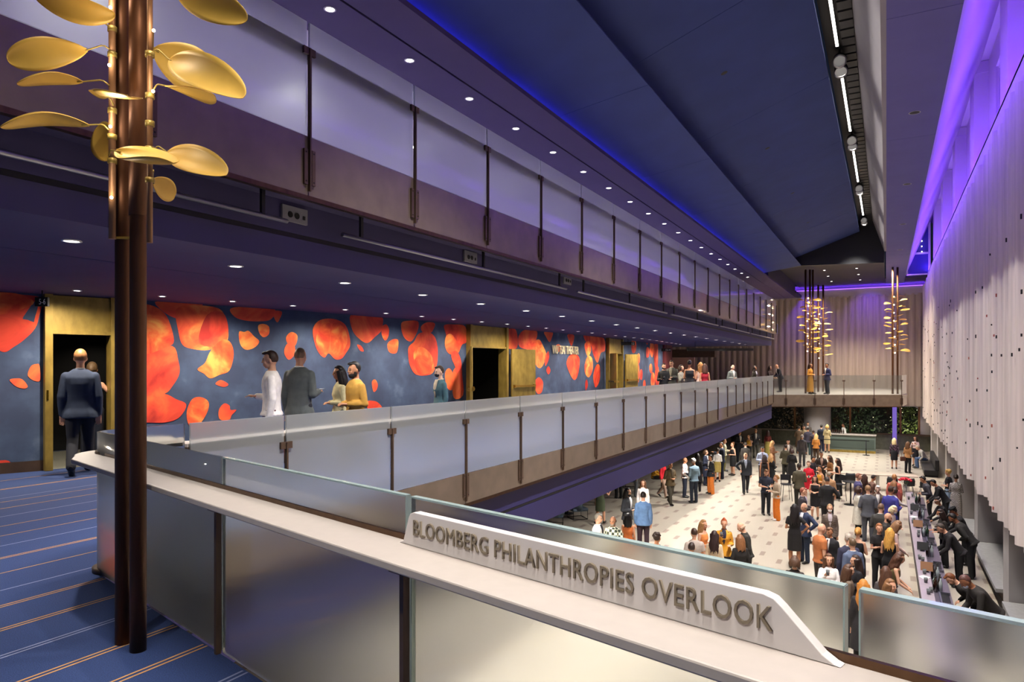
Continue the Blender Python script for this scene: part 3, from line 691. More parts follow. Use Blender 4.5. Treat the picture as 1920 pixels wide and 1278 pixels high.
def flag_sign(px0, px1, py0, py1, depth, txt, label):
    a = atd(px0, (py0+py1)/2, depth); c = atd(px1, (py0+py1)/2, depth); h = (py1-py0)/FP*depth; d = (c-a); w = d.length; d.normalize(); n = Vector((d.y, -d.x, 0))
    z = a.z; s = thing('exit_number_sign', label, 'sign', tuple((a+c)/2))
    mid = (a+c)/2
    MB().obox(mid, d, n, (0, 0, 1), w/2, .02, h/2).build('sign_box', M_BLACK, s, world=True)
    hgr = MB(); top = 2.65; hgr.tube([(mid.x, mid.y, z+h/2), (mid.x, mid.y, max(top, z+h/2+.01))], .008, 6); hgr.build('hanger', M_BLACK, s, world=True)
    lw = min(w*.5, h*.62*len(txt)*.5)
    letters('numeral', txt, s, M_LIT, h*.62, lw, frame4(Vector((c.x, c.y, z))-d*(lw+.03)+n*.0205-Vector((0, 0, h*.31)), d, (0, 0, 1)), .003)
flag_sign(67, 91, 557, 574, 9.75, '5-6', 'small dark door number sign hanging by the doorway beside the copper lamp column')
flag_sign(875, 906, 612, 623, 19.0, '11', 'dark hanging sign reading 11 over the middle doorway')
flag_sign(1165, 1190, 640.5, 647, 27.0, '12', 'dark hanging sign reading 12 beyond the last doorway')
flag_sign(1240, 1258, 653, 658.5, 33.5, '13-14', 'dark hanging sign past the end of the petal wall')
pa = onwall(1034, 663, .02); pb = onwall(1083, 664, .02)
ls = thing('wall_lettering', 'brass theater name letters mounted on the petal wall between two doorways', 'lettering', tuple((pa+pb)/2))
letters('lettering', 'WU TSAI THEATER', ls, mat('pale_brass_letters', '#f6e6bd', .5), .28, (pb-pa).xy.length, frame4(pa, (pb-pa).to_3d()*Vector((1, 1, 0)), (0, 0, 1)), .03, space=1.0)
# ================================================================ DOWNLIGHTS
def downlight(p, group, label, r=.055):
    t = thing('downlight', label, 'light', p, 0, group)
    x, y, z = p
    MB().lathe(0, 0, [(r*1.35, 0), (r*1.35, -.006), (r, -.008), (r, 0)], 14).build('trim_ring', M_WHITE, t)
    MB().lathe(0, 0, [(0, -.004), (r*.98, -.004)], 14).build('lens', M_LED, t)
    return t
def row(ps, group, label, r=.055):
    p0 = downlight(ps[0], group, label, r)
    for p in ps[1:]:
        c = copy_tree(p0); c.location = p
row([(x, y, 2.648) for x, y in LOW_ROW], 'downlights in the soffit over the corridor', 'round downlight in the long row nearer the balcony edge, lower soffit', .06)
row([(wx(3.4+1.08*n)+1.0, 3.4+1.08*n, 2.648) for n in range(29)], 'downlights along the petal wall', 'small round downlight in the row grazing the red petal wall', .045)
row([(x, y, 6.198) for x, y in UP_ROW], 'downlights in the plum ceiling', 'round downlight in the plum ceiling above the upper balcony', .06)
row([(x, y, 6.188) for x, y in UP_BACK], 'downlights of the upper corridor', 'round downlight of the upper corridor seen through frosted glass', .1)
row([(x, y, z-.002+.03) for x, y, z in CARPET_SPOTS[2:]], 'added fill downlights over the overlook', 'round downlight added out of view as fill over the overlook', .07)
row([(x, y, 7.198) for x, y in FAR_DOWN], 'downlights in the dark ceiling before the curtain', 'round downlight in the dark ceiling before the far curtain', .06)
for (px, py) in ((1715, 211), (1701, 345), (1693, 420), (1687.6, 468)):
    p = atz(px, py, 7.17)
    t = thing('recessed_speaker', 'dark oval recess in the violet grey soffit', 'fitting', tuple(p), 0, 'recesses in the violet grey soffit')
    MB().lathe(0, 0, [(0, -.003), (.1, -.003), (.11, 0)], 16).build('cover', M_BLACK, t)
    MB().lathe(0, 0, [(.1, -.004), (.12, -.004)], 16).build('rim', M_STEEL, t)
for (px, py) in ((1358, 137), (1439, 278), (1486, 362), (1515, 417)):
    X = -2.6; p = atx(px, py, X); zc = 7.1+(X+4.3)*.364
    c = col(px); d = (7.1+4.3*.364-EYE)/((HY-py)/FP-.364*c[0]); p = atd(px, py, d)
    t = thing('ceiling_recess', 'tiny dark recess in the upper sloped ceiling panel', 'fitting', tuple(p), 0, 'recesses in the sloped ceiling panel')
    t.rotation_euler = (0, -math.atan(.364), 0)
    MB().lathe(0, 0, [(0, -.004), (.055, -.004), (.07, 0)], 12).build('cover', M_BLACK, t)
# ================================================================ LIGHTING TROUGH: linear lamps and adjustable heads
for i, y in enumerate(TRACK_Y):
    t = thing('linear_light', 'glowing white linear lamp in the ceiling trough', 'light', (-.95, y-3.15, 8.6), 0, 'linear lamps in the ceiling trough')
    MB().box(-.035, .035, -2.4, 2.4, .02, .149).build('housing', M_DARK, t)
    MB().box(-.028, .028, -2.38, 2.38, .004, .02).build('diffuser', M_STRIP, t)
    for j, dy in enumerate((-.22, .34)):
        h = thing('track_spotlight', 'round adjustable spotlight head hanging in the ceiling trough', 'light', (-.93, y+dy, 8.52), 0, 'spotlight heads in the ceiling trough')
        tilt = Matrix.Rotation(-1.0 if j == 0 else -.75, 4, 'X')
        m = MB().lathe(0, 0, [(0, .12), (.12, .12), (.15, .02), (.15, -.12), (.125, -.12)], 18); m.v = [tuple(tilt @ Vector(v)) for v in m.v]; m.build('head', M_DARK, h)
        m = MB().lathe(0, 0, [(.15, -.12), (.155, -.14), (.11, -.135)], 18); m.v = [tuple(tilt @ Vector(v)) for v in m.v]; m.build('ring', M_STEEL, h)
        m = MB().lathe(0, 0, [(0, -.12), (.11, -.125)], 18); m.v = [tuple(tilt @ Vector(v)) for v in m.v]; m.build('lens', mat('dim_lens', '#55555c', .1, coat=1, emis='#ffffff', estr=.12), h)
        MB().box(-.02, .02, -.02, .02, .1, .229).build('yoke', M_DARK, h)
row([(x, y, -.662) for x, y in WALK_DOWN], 'downlights under the far walkway', 'round downlight under the far walkway', .06)
row([(x, y, -1.252) for x, y in UNDER_DOWN], 'downlights under the lower balcony', 'round downlight in the ceiling under the lower balcony', .06)
# violet strip lamp above the far curtain and blue cove lamp
t = tag(MB().box(-17, 2.2, 53.5, 53.54, 7.0, 7.03).build('cove_lamp', M_VSTRIP), 'violet cove lamp lying along the grey valance', 'light')
# ================================================================ UPPER TIER UNDERSIDE: rod rail and outlet boxes
segs = [(-.6, 3.4), (3.62, 4.7), (5.3, 10.9), (11.6, 17.4), (17.9, 24), (24.4, 30), (30.4, 37)]
for i, (y0, y1) in enumerate([(-.8, 4.78), (5.55, 11.4), (11.9, 17.9), (18.3, 24.2), (24.6, 30.4), (30.8, 37.6)]):
    t = thing('rod_rail', f'thin steel rod rail hung under the upper balcony, {["first", "second", "third", "fourth", "fifth", "sixth"][i]} length from the copper lamp column', 'rail', (-5.12, y0, 2.98), 0, 'rod rails under the upper balcony')
    MB().tube([(0, 0, 0), (0, y1-y0, 0)], .022, 10).build('rod', M_STEEL, t)
    n = max(2, int((y1-y0)/1.5))
    for k in range(n):
        MB().box(-.015, .015, .3+k*(y1-y0-.6)/(n-1)-.02, .3+k*(y1-y0-.6)/(n-1)+.02, .01, .262).build('hanger', M_DARK, t)
M_PLATE = mat('grey_plate', '#83838c', .5)
for i, (px, py) in enumerate(((550, 403), (880, 482), (1062, 525))):
    p = atx(px, py, -5.318)
    t = thing('outlet_box', ['grey double outlet box mounted under the upper balcony, the largest one', 'grey outlet box under the upper balcony, the middle one', 'grey outlet box under the upper balcony, the smallest in view'][i], 'outlet', tuple(p), 0, 'outlet boxes under the upper balcony')
    MB().box(0, .03, -.17, .17, -.08, .08).build('plate', M_PLATE, t, bevel=.004)
    m = MB()
    for y in (-.07, .02): m.tube([(.03, y, -.01), (.036, y, -.01)], .032, 12)
    m.box(.03, .036, .1, .13, -.035, .005); m.build('socket', M_BLACK, t)
# ================================================================ CURTAINS
def curtain(name, label, line, zt, zb, amp, wave, m, seed, rag=.05, step=.08, specks=0, m2=None, thick=.01):
    r = random.Random(seed); a, c = Vector(line[0]), Vector(line[1]); L_ = (c-a).length; d = (c-a)/L_; n = Vector((d.y, -d.x))
    N_ = int(L_/step); b = MB(); top = []; bot = []; jit = {}
    for i in range(N_+1):
        s = L_*i/N_; k = int(s/wave); j = jit.setdefault(k, (r.uniform(-1, 1), r.uniform(.75, 1.2)))
        ph = (s/wave-k); o = amp*j[1]*(abs(math.sin(PI*ph))**.8)
        p = a+d*s+n*o; z = zb(s) if callable(zb) else zb
        top.append((p.x, p.y, zt)); bot.append((p.x, p.y, z+rag*j[0]))
    M_ = len(top); b.add(top+bot, [(i, i+1, M_+i+1, M_+i) for i in range(M_-1)], 0, True)
    for q in range(specks):
        s = L_*r.random()**.8; z = r.uniform(zb+.15, zt*.62 if zt > 0 else zt); sz = r.uniform(.014, .03)
        p = a+d*s+n*(amp*1.25); b.obox((p.x, p.y, z), (d.x, d.y, 0), (n.x, n.y, 0), (0, 0, 1), sz, .012, sz*r.uniform(.9, 2.0), 1 if r.random() < .86 else 2)
    o = b.build(name, [m, M_DARK, mat('speck_rose', '#b3645a', .6)] if specks else m)
    return tag(o, label, 'curtain')
curtain('pleated_curtain', 'tall pale pleated felt curtain with dark flecks hanging over the bar side', ((2.40, YF-.5), (2.40, 2.5)), 6.85, -1.75, .27, .5, M_CURT, 3, .06, .06, 170)
curtain('pleated_curtain', 'taupe pleated curtain across the far end wall behind the walkway', ((2.2, YF-.32), (XL+.1, YF-.32)), 6.5, -.0, -.14, .42, M_CURT2, 5, .0, .07)
curtain('pleated_curtain', 'narrow drop of taupe curtain below the walkway level at the far corner', ((2.2, YF-.34), (1.08, YF-.34)), .0, -1.15, -.12, .42, M_CURT2, 6, .0, .07)
# ================================================================ PEOPLE (bodies grown as one surface each, clothes and hair as parts)
import bmesh
def V(*a): return Vector(a)
class Pose:
    def __init__(s, sex, arms=('down', 'down'), legs='stand', lean=0, hp=0, hy=0):
        s.sex = sex; s.lean = lean; s.hp = hp; s.hy = hy; m = sex == 'm'
        s.legs = legs; sit = legs == 'sit'
        s.hz = .53 if sit else .92
        s.dz = s.hz-.92
        s.sw = .172 if m else .148
        s.J = {}
        for sd, n in ((-1, 0), (1, 1)):
            sh = V(sd*s.sw, .005, 1.375); a = arms[n]; k = sd
            E = {'down': (.045*k, .02, -.285), 'fwd': (.05*k, .02, -.28), 'clasp': (.07*k, .02, -.27), 'mouth': (.07*k, -.09, -.26), 'hip': (.20*k, .06, -.19),
                 'reach': (.03*k, -.21, -.19), 'fold': (.05*k, -.05, -.27), 'rest': (.06*k, -.12, -.25), 'out': (.17*k, -.05, -.22), 'point': (.06*k, -.26, -.09)}[a]
            Wv = {'down': (.0, -.05, -.25), 'fwd': (-.05*k, -.25, .03), 'clasp': (-.16*k, -.20, .0), 'mouth': (-.11*k, -.13, .2), 'hip': (-.13*k, -.09, -.16),
                  'reach': (-.03*k, -.26, -.04), 'fold': (-.2*k, -.13, .06), 'rest': (-.06*k, -.22, -.09), 'out': (-.02*k, -.23, .08), 'point': (-.04*k, -.25, .03)}[a]
            e = sh+V(*E); w = e+V(*Wv)
            s.J[n] = (s.U(sh), s.U(e), s.U(w))
        s.L = {}
        for sd, n in ((-1, 0), (1, 1)):
            hip = V(sd*.088, .0, s.hz)
            if legs == 'stand': kn, an, ft = V(sd*.1, -.015, .49), V(sd*.105, .015, .09), V(0, -1, 0)
            elif legs == 'walk':
                kn, an, ft = (V(sd*.09, -.14, .50), V(sd*.085, -.20, .1), V(0, -1, .12)) if sd < 0 else (V(sd*.09, .03, .49), V(sd*.09, .30, .17), V(0, -1, -.75))
            elif legs == 'shift': kn, an, ft = (V(sd*.11, -.05, .49), V(sd*.17, -.03, .09), V(sd*.4, -1, 0)) if sd > 0 else (V(sd*.09, .0, .49), V(sd*.075, .02, .09), V(0, -1, 0))
            elif legs == 'sit': kn, an, ft = V(sd*.13, -.43, .52), V(sd*.13, -.40, .09), V(0, -1, 0)
            s.L[n] = (hip, kn, an, ft.normalized())
        s.hm = s.M() @ Matrix.Translation((0, -.012, 1.50)) @ Matrix.Rotation(hy, 4, 'Z') @ Matrix.Rotation(hp, 4, 'X') @ Matrix.Translation((0, 0, .135))
        s.top = s.hm @ V(0, .01, .118)
    def M(s):
        return Matrix.Translation((0, 0, .95+s.dz)) @ Matrix.Rotation(s.lean, 4, 'X') @ Matrix.Translation((0, 0, -.95))
    def U(s, p): return s.M() @ p
    def key(s): return (s.sex, s.legs, round(s.lean, 2), round(s.hp, 2), round(s.hy, 2), tuple(tuple(round(c, 3) for c in q) for n in (0, 1) for q in s.J[n]))
TOR = {'m': [(.86, .13, .1), (.93, .16, .115), (1.03, .15, .105), (1.14, .148, .103), (1.27, .168, .118), (1.36, .18, .112), (1.41, .158, .096), (1.45, .115, .078), (1.485, .066, .06)],
       'f': [(.86, .135, .105), (.93, .168, .122), (1.05, .13, .095), (1.13, .122, .09), (1.25, .142, .125), (1.33, .15, .105), (1.385, .136, .09), (1.43, .098, .07), (1.47, .054, .05)]}
def ring_loft(mb, rings, n=18, U=None, yo=0):
    vs = []
    for z, rx, ry in rings:
        for j in range(n):
            a = 2*PI*j/n; p = V(rx*math.copysign(abs(math.cos(a))**.85, math.cos(a)), yo+ry*math.copysign(abs(math.sin(a))**.85, math.sin(a)), z); vs.append(U(p) if U else p)
    k = len(rings)
    mb.add(vs, [(i*n+j, i*n+(j+1) % n, (i+1)*n+(j+1) % n, (i+1)*n+j) for i in range(k-1) for j in range(n)]+[tuple(range(n))[::-1], tuple((k-1)*n+j for j in range(n))], 0, True)
def limb(mb, a, b, c, r, n=12, ball=True):
    """two-segment tapered limb a-b-c with radii r = (ra, mid, rb, mid, rc)"""
    mb.tube([a, a.lerp(b, .45), b, b.lerp(c, .35), c], r, n)
    mb.ball(a, r[0]*1.0, n=n); mb.ball(b, r[2]*1.03, n=n); mb.ball(c, r[4]*1.02, n=n)
def hand(mb, w, e, sd, curl):
    d = (w-e).normalized(); side = V(sd, 0, 0)-d*d.dot(V(sd, 0, 0))
    if side.length < .3: side = V(0, -1, 0)-d*d.dot(V(0, -1, 0))
    side.normalize(); nrm = d.cross(side)
    if nrm.dot(V(-sd, 0, -.4)) < 0: nrm = -nrm                        # palm looks inward / down
    pc = w+d*.045
    vs = []
    mb.obox(pc, d, side, nrm, .048, .036, .014)
    for i, (o, ln) in enumerate(((-.03, .07), (-.0105, .08), (.0105, .075), (.03, .06))):
        p0 = w+d*.085+side*o; dd = (d+side*o*3.2).normalized(); c = curl+.08*i
        p1 = p0+dd*ln*.5+nrm*ln*.5*math.sin(c*.6); p2 = p1+(dd*math.cos(c)+nrm*math.sin(c))*ln*.5
        mb.tube([p0-dd*.02, p0, p1, p2], [.0085, .0088, .008, .0066], 7)
    q = w+d*.03-side*.036
    # thumb: leaves the side of the palm near its base
    t0 = w+d*.025+side*(-.03); mb.tube([t0, t0-side*.025+d*.03+nrm*.012, t0-side*.028+d*.06+nrm*.022], [.0115, .010, .0075], 7)
def body_mb(P):
    mb = MB(); m = P.sex == 'm'
    ring_loft(mb, TOR[P.sex], U=P.U)
    mb.tube([P.U(V(0, .012, 1.42)), P.hm @ V(0, .02, -.07)], [.058 if m else .05, .05 if m else .043], 12)
    h = P.hm
    def hb(c, r, n=14):
        t = MB(); t.ball((0, 0, 0), *r, n=n); mb.add([h @ (V(*c)+V(*v)) for v in t.v], t.f, 0, True)
    hb((0, .012, .012), (.076, .094, .107)); hb((0, -.035, -.045), (.054, .056, .066)); hb((0, -.05, -.088), (.03, .03, .026))
    hb((0, -.062, .0), (.052, .03, .06)); hb((0, -.1, -.02), (.0125, .02, .013)); hb((0, -.088, .003), (.009, .014, .03))
    for sd in (-1, 1): hb((sd*.077, .01, -.012), (.011, .02, .032), 8); hb((sd*.036, -.066, -.03), (.024, .02, .022), 8)
    hb((0, -.088, -.062), (.022, .011, .011), 8)
    for n, sd in ((0, -1), (1, 1)):
        a, e, w = P.J[n]; k = 1 if m else .86
        limb(mb, a, e, w, [.05*k, .046*k, .038*k, .038*k, .027*k])
        hand(mb, w, e, sd, .55)
        hp, kn, an, ft = P.L[n]; k = 1 if m else .97
        limb(mb, hp, kn, an, [.088*k, .078*k, .056*k, .058*k, .038*k])
        mb.tube([an+V(0, .03, -.04), an+ft*.05+V(0, 0, -.045), an+ft*.15+V(0, 0, -.06), an+ft*.19+V(0, 0, -.062)], [.035, .04, .033, .018], 10)
    return mb
def top_mb(P, hem, sleeve, infl, collar=True, flare=0):
    mb = MB(); T = TOR[P.sex]
    up = [(z, rx+infl*(1 if z < 1.4 else .7), ry+infl*(1 if z < 1.4 else .7)) for z, rx, ry in T if z > .9]
    if sleeve is None: up = [u for u in up if u[0] < 1.39]
    low = []
    if hem < .9:
        z = hem; low = [(hem, .186+infl+flare, .138+infl+flare*.7), ((hem+.93)/2, .182+infl+flare*.5, .132+infl+flare*.35)]
    if P.legs == 'sit': low = low[-1:] if low and low[-1][0] > .82 else []
    ring_loft(mb, low+up, U=P.U)
    for n, sd in ((0, -1), (1, 1)):
        a, e, w = P.J[n]; k = 1 if P.sex == 'm' else .86; g = infl
        if sleeve == 'long': limb(mb, a, e, e.lerp(w, .95), [.05*k+g*.8, .048*k+g*.9, .041*k+g, .039*k+g, .031*k+g*.8])
        elif sleeve == 'short': mb.tube([a, a.lerp(e, .62)], [.054*k+g, .054*k+g], 12); mb.ball(a, .053*k+g)
        elif sleeve is None and hem < 5:
            mb.tube([P.U(V(sd*.085, -.06, 1.36)), P.U(V(sd*.1, 0, 1.452)), P.U(V(sd*.085, .07, 1.36))], .012, 6)
    return mb
def leg_mb(P, infl, wide=0, short=None):
    mb = MB(); 
    ring_loft(mb, [(.84, .15+infl, .112+infl), (.93, .163+infl, .118+infl), (1.02, .148+infl, .104+infl)] if P.sex == 'm' else [(.84, .155+infl, .115+infl), (.93, .171+infl, .124+infl), (1.05, .13+infl, .095+infl)], U=lambda p: P.M() @ p if p.z > .95 else V(p.x, p.y, p.z+P.dz))
    for n in (0, 1):
        hp, kn, an, ft = P.L[n]; e = an+V(0, 0, -.03)
        limb(mb, hp, kn, e, [.092+infl, .083+infl+wide*.3, .062+infl+wide*.7, .06+infl+wide, .05+infl+wide*1.2])
    return mb
def skirt_mb(P, hem, flare=0, infl=.014, top=1.06):
    mb = MB()
    if P.legs == 'sit':
        for n in (0, 1):
            hp, kn, an, ft = P.L[n]; mb.tube([hp, kn], [.11, .085], 12); mb.ball(hp, .12); mb.ball(kn, .085)
        ring_loft(mb, [(.84, .17, .13), (.95, .18, .13), (top, .14, .1)], U=lambda p: V(p.x, p.y, p.z+P.dz)); return mb
    ring_loft(mb, [(hem, .165+flare, .135+flare*.9), (.7, .175+flare*.5, .14+flare*.4), (.9, .178, .132), (.97, .165+infl, .118+infl), (top, .132+infl, .098+infl)], U=lambda p: P.U(p) if p.z > .95 else p)
    return mb
def hair_mb(kind, seed=1):
    mb = MB(); r = random.Random(seed)
    def cap(k=1.0, low=-.02, lift=0):
        t = MB(); t.ball((0, 0, 0), .085*k, .104*k, .112*k, n=20)
        out = []
        for x, y, z in t.v:
            if y < -.015*k and z < .055: y = y*.35; x *= .93
            if z < -.05: x *= .9; y = y*.9; z = -.05+(z+.05)*.75
            if kind in ('curly', 'wavy'): f = 1+.07*math.sin(x*150+seed)*math.sin(y*140)*math.cos(z*130); x *= f; y *= f; z *= f
            out.append((x, y+.018, z+.022+lift))
        mb.add(out, t.f, 0, True)
    if kind == 'buzz': cap(.945)
    elif kind == 'short': cap(1.0, lift=.002); mb.ball((0, -.055, .1), .05, .04, .025)
    elif kind == 'curly':
        cap(1.06)
        for i in range(26):
            a = r.uniform(0, 2*PI); e = r.uniform(.1, 1.2); mb.ball((.085*math.cos(a)*math.cos(e), .03+.1*math.sin(a)*math.cos(e), .03+.11*math.sin(e)), .026)
    elif kind == 'fringe':                                   # bald crown, hair round the sides
        for i in range(15):
            a = PI*(-.12+1.24*i/14); mb.ball((.079*math.cos(a), .015+.09*math.sin(a), -.015), .016, .016, .036)
    elif kind in ('long', 'wavy', 'verylong', 'bob', 'updo', 'bun', 'pony'):
        cap(1.03)
        ln = {'long': .30, 'wavy': .34, 'verylong': .46, 'bob': .13, 'updo': 0, 'bun': 0, 'pony': .0}[kind]
        if ln:
            for i in range(13):
                a = PI*(-.2+1.4*i/12); x, y = .078*math.cos(a), .02+.085*math.sin(a); pts = []
                w = .014 if kind in ('wavy', 'verylong') else .004
                for k in range(7):
                    t = k/6; pts.append((x*(1+.28*math.sin(t*2.2))+w*math.sin(t*9+i), max(y, -.03)+.025*t*(1 if y > 0 else .3)+.012*math.sin(t*2), .045-(ln+.045)*t*(1-.06*(i % 3))))
                mb.tube(pts, [.026, .03, .03, .029, .026, .02, .009], 8)
        if kind == 'bun': mb.ball((0, .095, .085), .043)
        if kind == 'updo': mb.ball((0, .1, .0), .05, .045, .06)
        if kind == 'pony': mb.tube([(0, .1, .05), (0, .15, .02), (0, .15, -.1), (0, .13, -.22)], [.022, .032, .028, .01], 10)
    elif kind == 'topknot': cap(1.0); mb.ball((0, .01, .135), .035, .05, .03)
    return mb
def extra_mb(kind, P):
    mb = MB(); h = P.hm
    def hb(c, r):
        t = MB(); t.ball((0, 0, 0), *r, n=14); mb.add([h @ (V(*c)+V(*v)) for v in t.v], t.f, 0, True)
    if kind == 'mask': hb((0, -.052, -.055), (.056, .054, .05))
    elif kind == 'beard': hb((0, -.042, -.082), (.058, .058, .052)); hb((.05, -.01, -.06), (.022, .03, .05)); hb((-.05, -.01, -.06), (.022, .03, .05))
    elif kind == 'band':
        for i in range(24):
            a = 2*PI*i/24; mb.ball(h @ V(.088*math.cos(a), .018+.106*math.sin(a), .045), .012)
    elif kind == 'beret': hb((0, .03, .085), (.1, .11, .05))
    return mb
def shirtfront_mb(P, tie=False):
    mb = MB(); T = TOR['m']; vs = []; hw = [(1.10, .004), (1.2, .03), (1.3, .05), (1.38, .058), (1.445, .052), (1.475, .05)]
    if tie: hw = [(1.06, .012), (1.12, .022), (1.3, .014), (1.40, .012), (1.43, .016), (1.45, .014)]
    def ry(z):
        for (z0, _, r0), (z1, _, r1) in zip(T[:-1], T[1:]):
            if z0 <= z <= z1: return r0+(r1-r0)*(z-z0)/(z1-z0)
        return .07
    for z, w in hw:
        y = -(ry(z)+(.029 if not tie else .036)); 
        if z > 1.4: y -= .004
        for x, dy in ((-w, .006 if not tie else 0), (0, 0), (w, .006 if not tie else 0)):
            vs.append(P.U(V(x, y+dy, z)))
        for x in (w, 0, -w): vs.append(P.U(V(x, y+.022, z)))
    k = len(hw)
    mb.add(vs, [(i*6+j, i*6+(j+1) % 6, (i+1)*6+(j+1) % 6, (i+1)*6+j) for i in range(k-1) for j in range(6)]+[(0, 1, 2, 3, 4, 5), tuple((k-1)*6+j for j in range(6))[::-1]], 0, True)
    if not tie: mb.tube([P.U(V(.056*math.cos(a), .01+.056*math.sin(a), 1.475+.012*math.sin(a))) for a in [2*PI*i/16 for i in range(17)]], .014, 6, cap=False)
    return mb
CACHE = {}; JOBS = []
def want(key, mb_fn, voxel, slots=1, smooth=3, post=None):
    if key in CACHE: return
    CACHE[key] = None; JOBS.append((key, mb_fn, voxel, slots, smooth, post))
def run_jobs():
    tmp = []
    for key, fn, voxel, slots, smooth, post in JOBS:
        mb = fn(); me = bpy.data.meshes.new('m'); me.from_pydata(mb.v, [], mb.f); me.update()
        bm = bmesh.new(); bm.from_mesh(me); bmesh.ops.recalc_face_normals(bm, faces=bm.faces); bm.to_mesh(me); bm.free()
        o = bpy.data.objects.new('tmp', me); COL.objects.link(o)
        if voxel:
            r = o.modifiers.new('r', 'REMESH'); r.mode = 'VOXEL'; r.voxel_size = voxel; r.use_smooth_shade = True
            q = o.modifiers.new('s', 'SMOOTH'); q.factor = .5; q.iterations = smooth
        tmp.append((key, o, slots, post))
    dg = bpy.context.evaluated_depsgraph_get(); dg.update()
    for key, o, slots, post in tmp:
        me = bpy.data.meshes.new_from_object(o.evaluated_get(dg)); me.name = key[0]
        me.materials.clear()
        for _ in range(slots): me.materials.append(None)
        me.polygons.foreach_set('use_smooth', [True]*len(me.polygons))
        if post: post(me)
        CACHE[key] = me
    for key, o, *_ in tmp:
        me0 = o.data; bpy.data.objects.remove(o); bpy.data.meshes.remove(me0)
def face_paint(P):
    inv = P.hm.inverted()
    def f(me):
        idx = []
        for p in me.polygons:
            c = inv @ p.center; k = 0
            if c.y < -.05 and abs(c.x) < .07 and -.1 < c.z < .06:
                ax = abs(c.x)
                if ((ax-.031)/.0135)**2+((c.z-.004)/.0075)**2 < 1: k = 1
                elif (c.x/.021)**2+((c.z+.062)/.0075)**2 < 1: k = 2
                elif ((ax-.031)/.02)**2+((c.z-.026)/.006)**2 < 1: k = 3
            idx.append(k)
        me.polygons.foreach_set('material_index', idx)
    return f
M_EYE = mat('eye_dark', '#1c1512', .2); 
def skin(h): return mat('skin_'+h.strip('#'), h, .5, noise=.05, nscale=30, spec=.4)
def fab(h):
    if not isinstance(h, str): return h
    return mat('cloth_'+h.strip('#'), h, .82, noise=.12, nscale=14, bump=.15, bscale=180)
def hairm(h): return mat('hair_'+h.strip('#'), h, .5, noise=.3, nscale=90, stretch=(1, 1, .15), bump=.35, bscale=110)
QUEUE = []
PALE, FAIR, TAN, BROWN, DEEP = '#e2b9a0', '#d3a083', '#b98260', '#8c5c40', '#573728'
def who(px, py, H, f, sex, pose, fit, top, bot, hair, hc, sk, label, d=None, z=GZ, legs='stand', lean=0, hp=.12, hy=0, ex=None, shirt='#e8e4de', tie=None, shoe='#16130f', x=None, wide=0, foot=None):
    P = Pose(sex, pose if isinstance(pose, tuple) else (pose, pose), legs, lean, hp, hy)
    QUEUE.append(dict(P=P, px=px, py=py, H=H, f=f, fit=fit, top=top, bot=bot, hair=hair, hc=hc, sk=sk, label=label, d=d, z=z, ex=ex, shirt=shirt, tie=tie, shoe=shoe, wide=wide, foot=foot))
    k = P.key()
    want(('body',)+k, lambda: body_mb(P), .0105, 4, 3, face_paint(P))
    want(('hair', hair), lambda: hair_mb(hair), .011, 1, 4) if hair else None
    for part, fn, vox in parts_of(P, fit, wide): want((part, fit, wide)+k, fn, vox, 1, 5)
    if fit in ('suit', 'coat'): want(('shirt',)+k, lambda: shirtfront_mb(P), 0)
    if tie: want(('tie',)+k, lambda: shirtfront_mb(P, True), 0)
    if ex: want(('extra', ex[0])+k, lambda: extra_mb(ex[0], P), 0)
    for n in (0, 1): want(('shoe', n)+k, lambda n=n: shoe_mb(P, n), 0)
def shoe_mb(P, n):
    hp, kn, an, ft = P.L[n]; mb = MB()
    mb.tube([an+V(0, .05, -.045), an+V(0, .02, -.03)+ft*.0, an+ft*.08+V(0, 0, -.048), an+ft*.17+V(0, 0, -.062), an+ft*.215+V(0, 0, -.066)], [.03, .046, .044, .036, .014], 12)
    return mb
def parts_of(P, fit, wide):
    j = .013
    T = {'suit': [('jacket', lambda: top_mb(P, .79, 'long', .021, flare=.012), .013), ('trousers', lambda: leg_mb(P, .012, wide), .013)],
         'coat': [('coat', lambda: top_mb(P, .45, 'long', .024, flare=.03), .014), ('trousers', lambda: leg_mb(P, .01, wide), .013)],
         'shirt': [('shirt_top', lambda: top_mb(P, .86, 'long', .016, flare=.008), .013), ('trousers', lambda: leg_mb(P, .011, wide), .013)],
         'tee': [('tee_shirt', lambda: top_mb(P, .86, 'short', j), .013), ('trousers', lambda: leg_mb(P, .011, wide), .013)],
         'tank': [('tank_top', lambda: top_mb(P, .9, None, .009), .012), ('trousers', lambda: leg_mb(P, .011, wide), .013)],
         'skirt': [('blouse', lambda: top_mb(P, .91, 'long', j), .013), ('skirt', lambda: skirt_mb(P, .5, .01), .013)],
         'tankskirt': [('tank_top', lambda: top_mb(P, .9, None, .009), .012), ('skirt', lambda: skirt_mb(P, .48, .0), .013)],
         'longskirt': [('blouse', lambda: top_mb(P, .91, 'long', j), .013), ('skirt', lambda: skirt_mb(P, .2, .07), .014)]}
    if fit in T: return T[fit]
    sl = {'dress': None, 'maxi': None, 'sdress': 'long', 'smaxi': 'long', 'tdress': 'short'}[fit]; hem = {'dress': .52, 'maxi': .12, 'sdress': .55, 'smaxi': .12, 'tdress': .5}[fit]
    def dress():
        a = top_mb(P, .91, sl, .011); q = skirt_mb(P, hem, .04 if hem < .3 else .02); a.add(q.v, q.f, 0, True); return a
    return [('dress', dress, .013)]
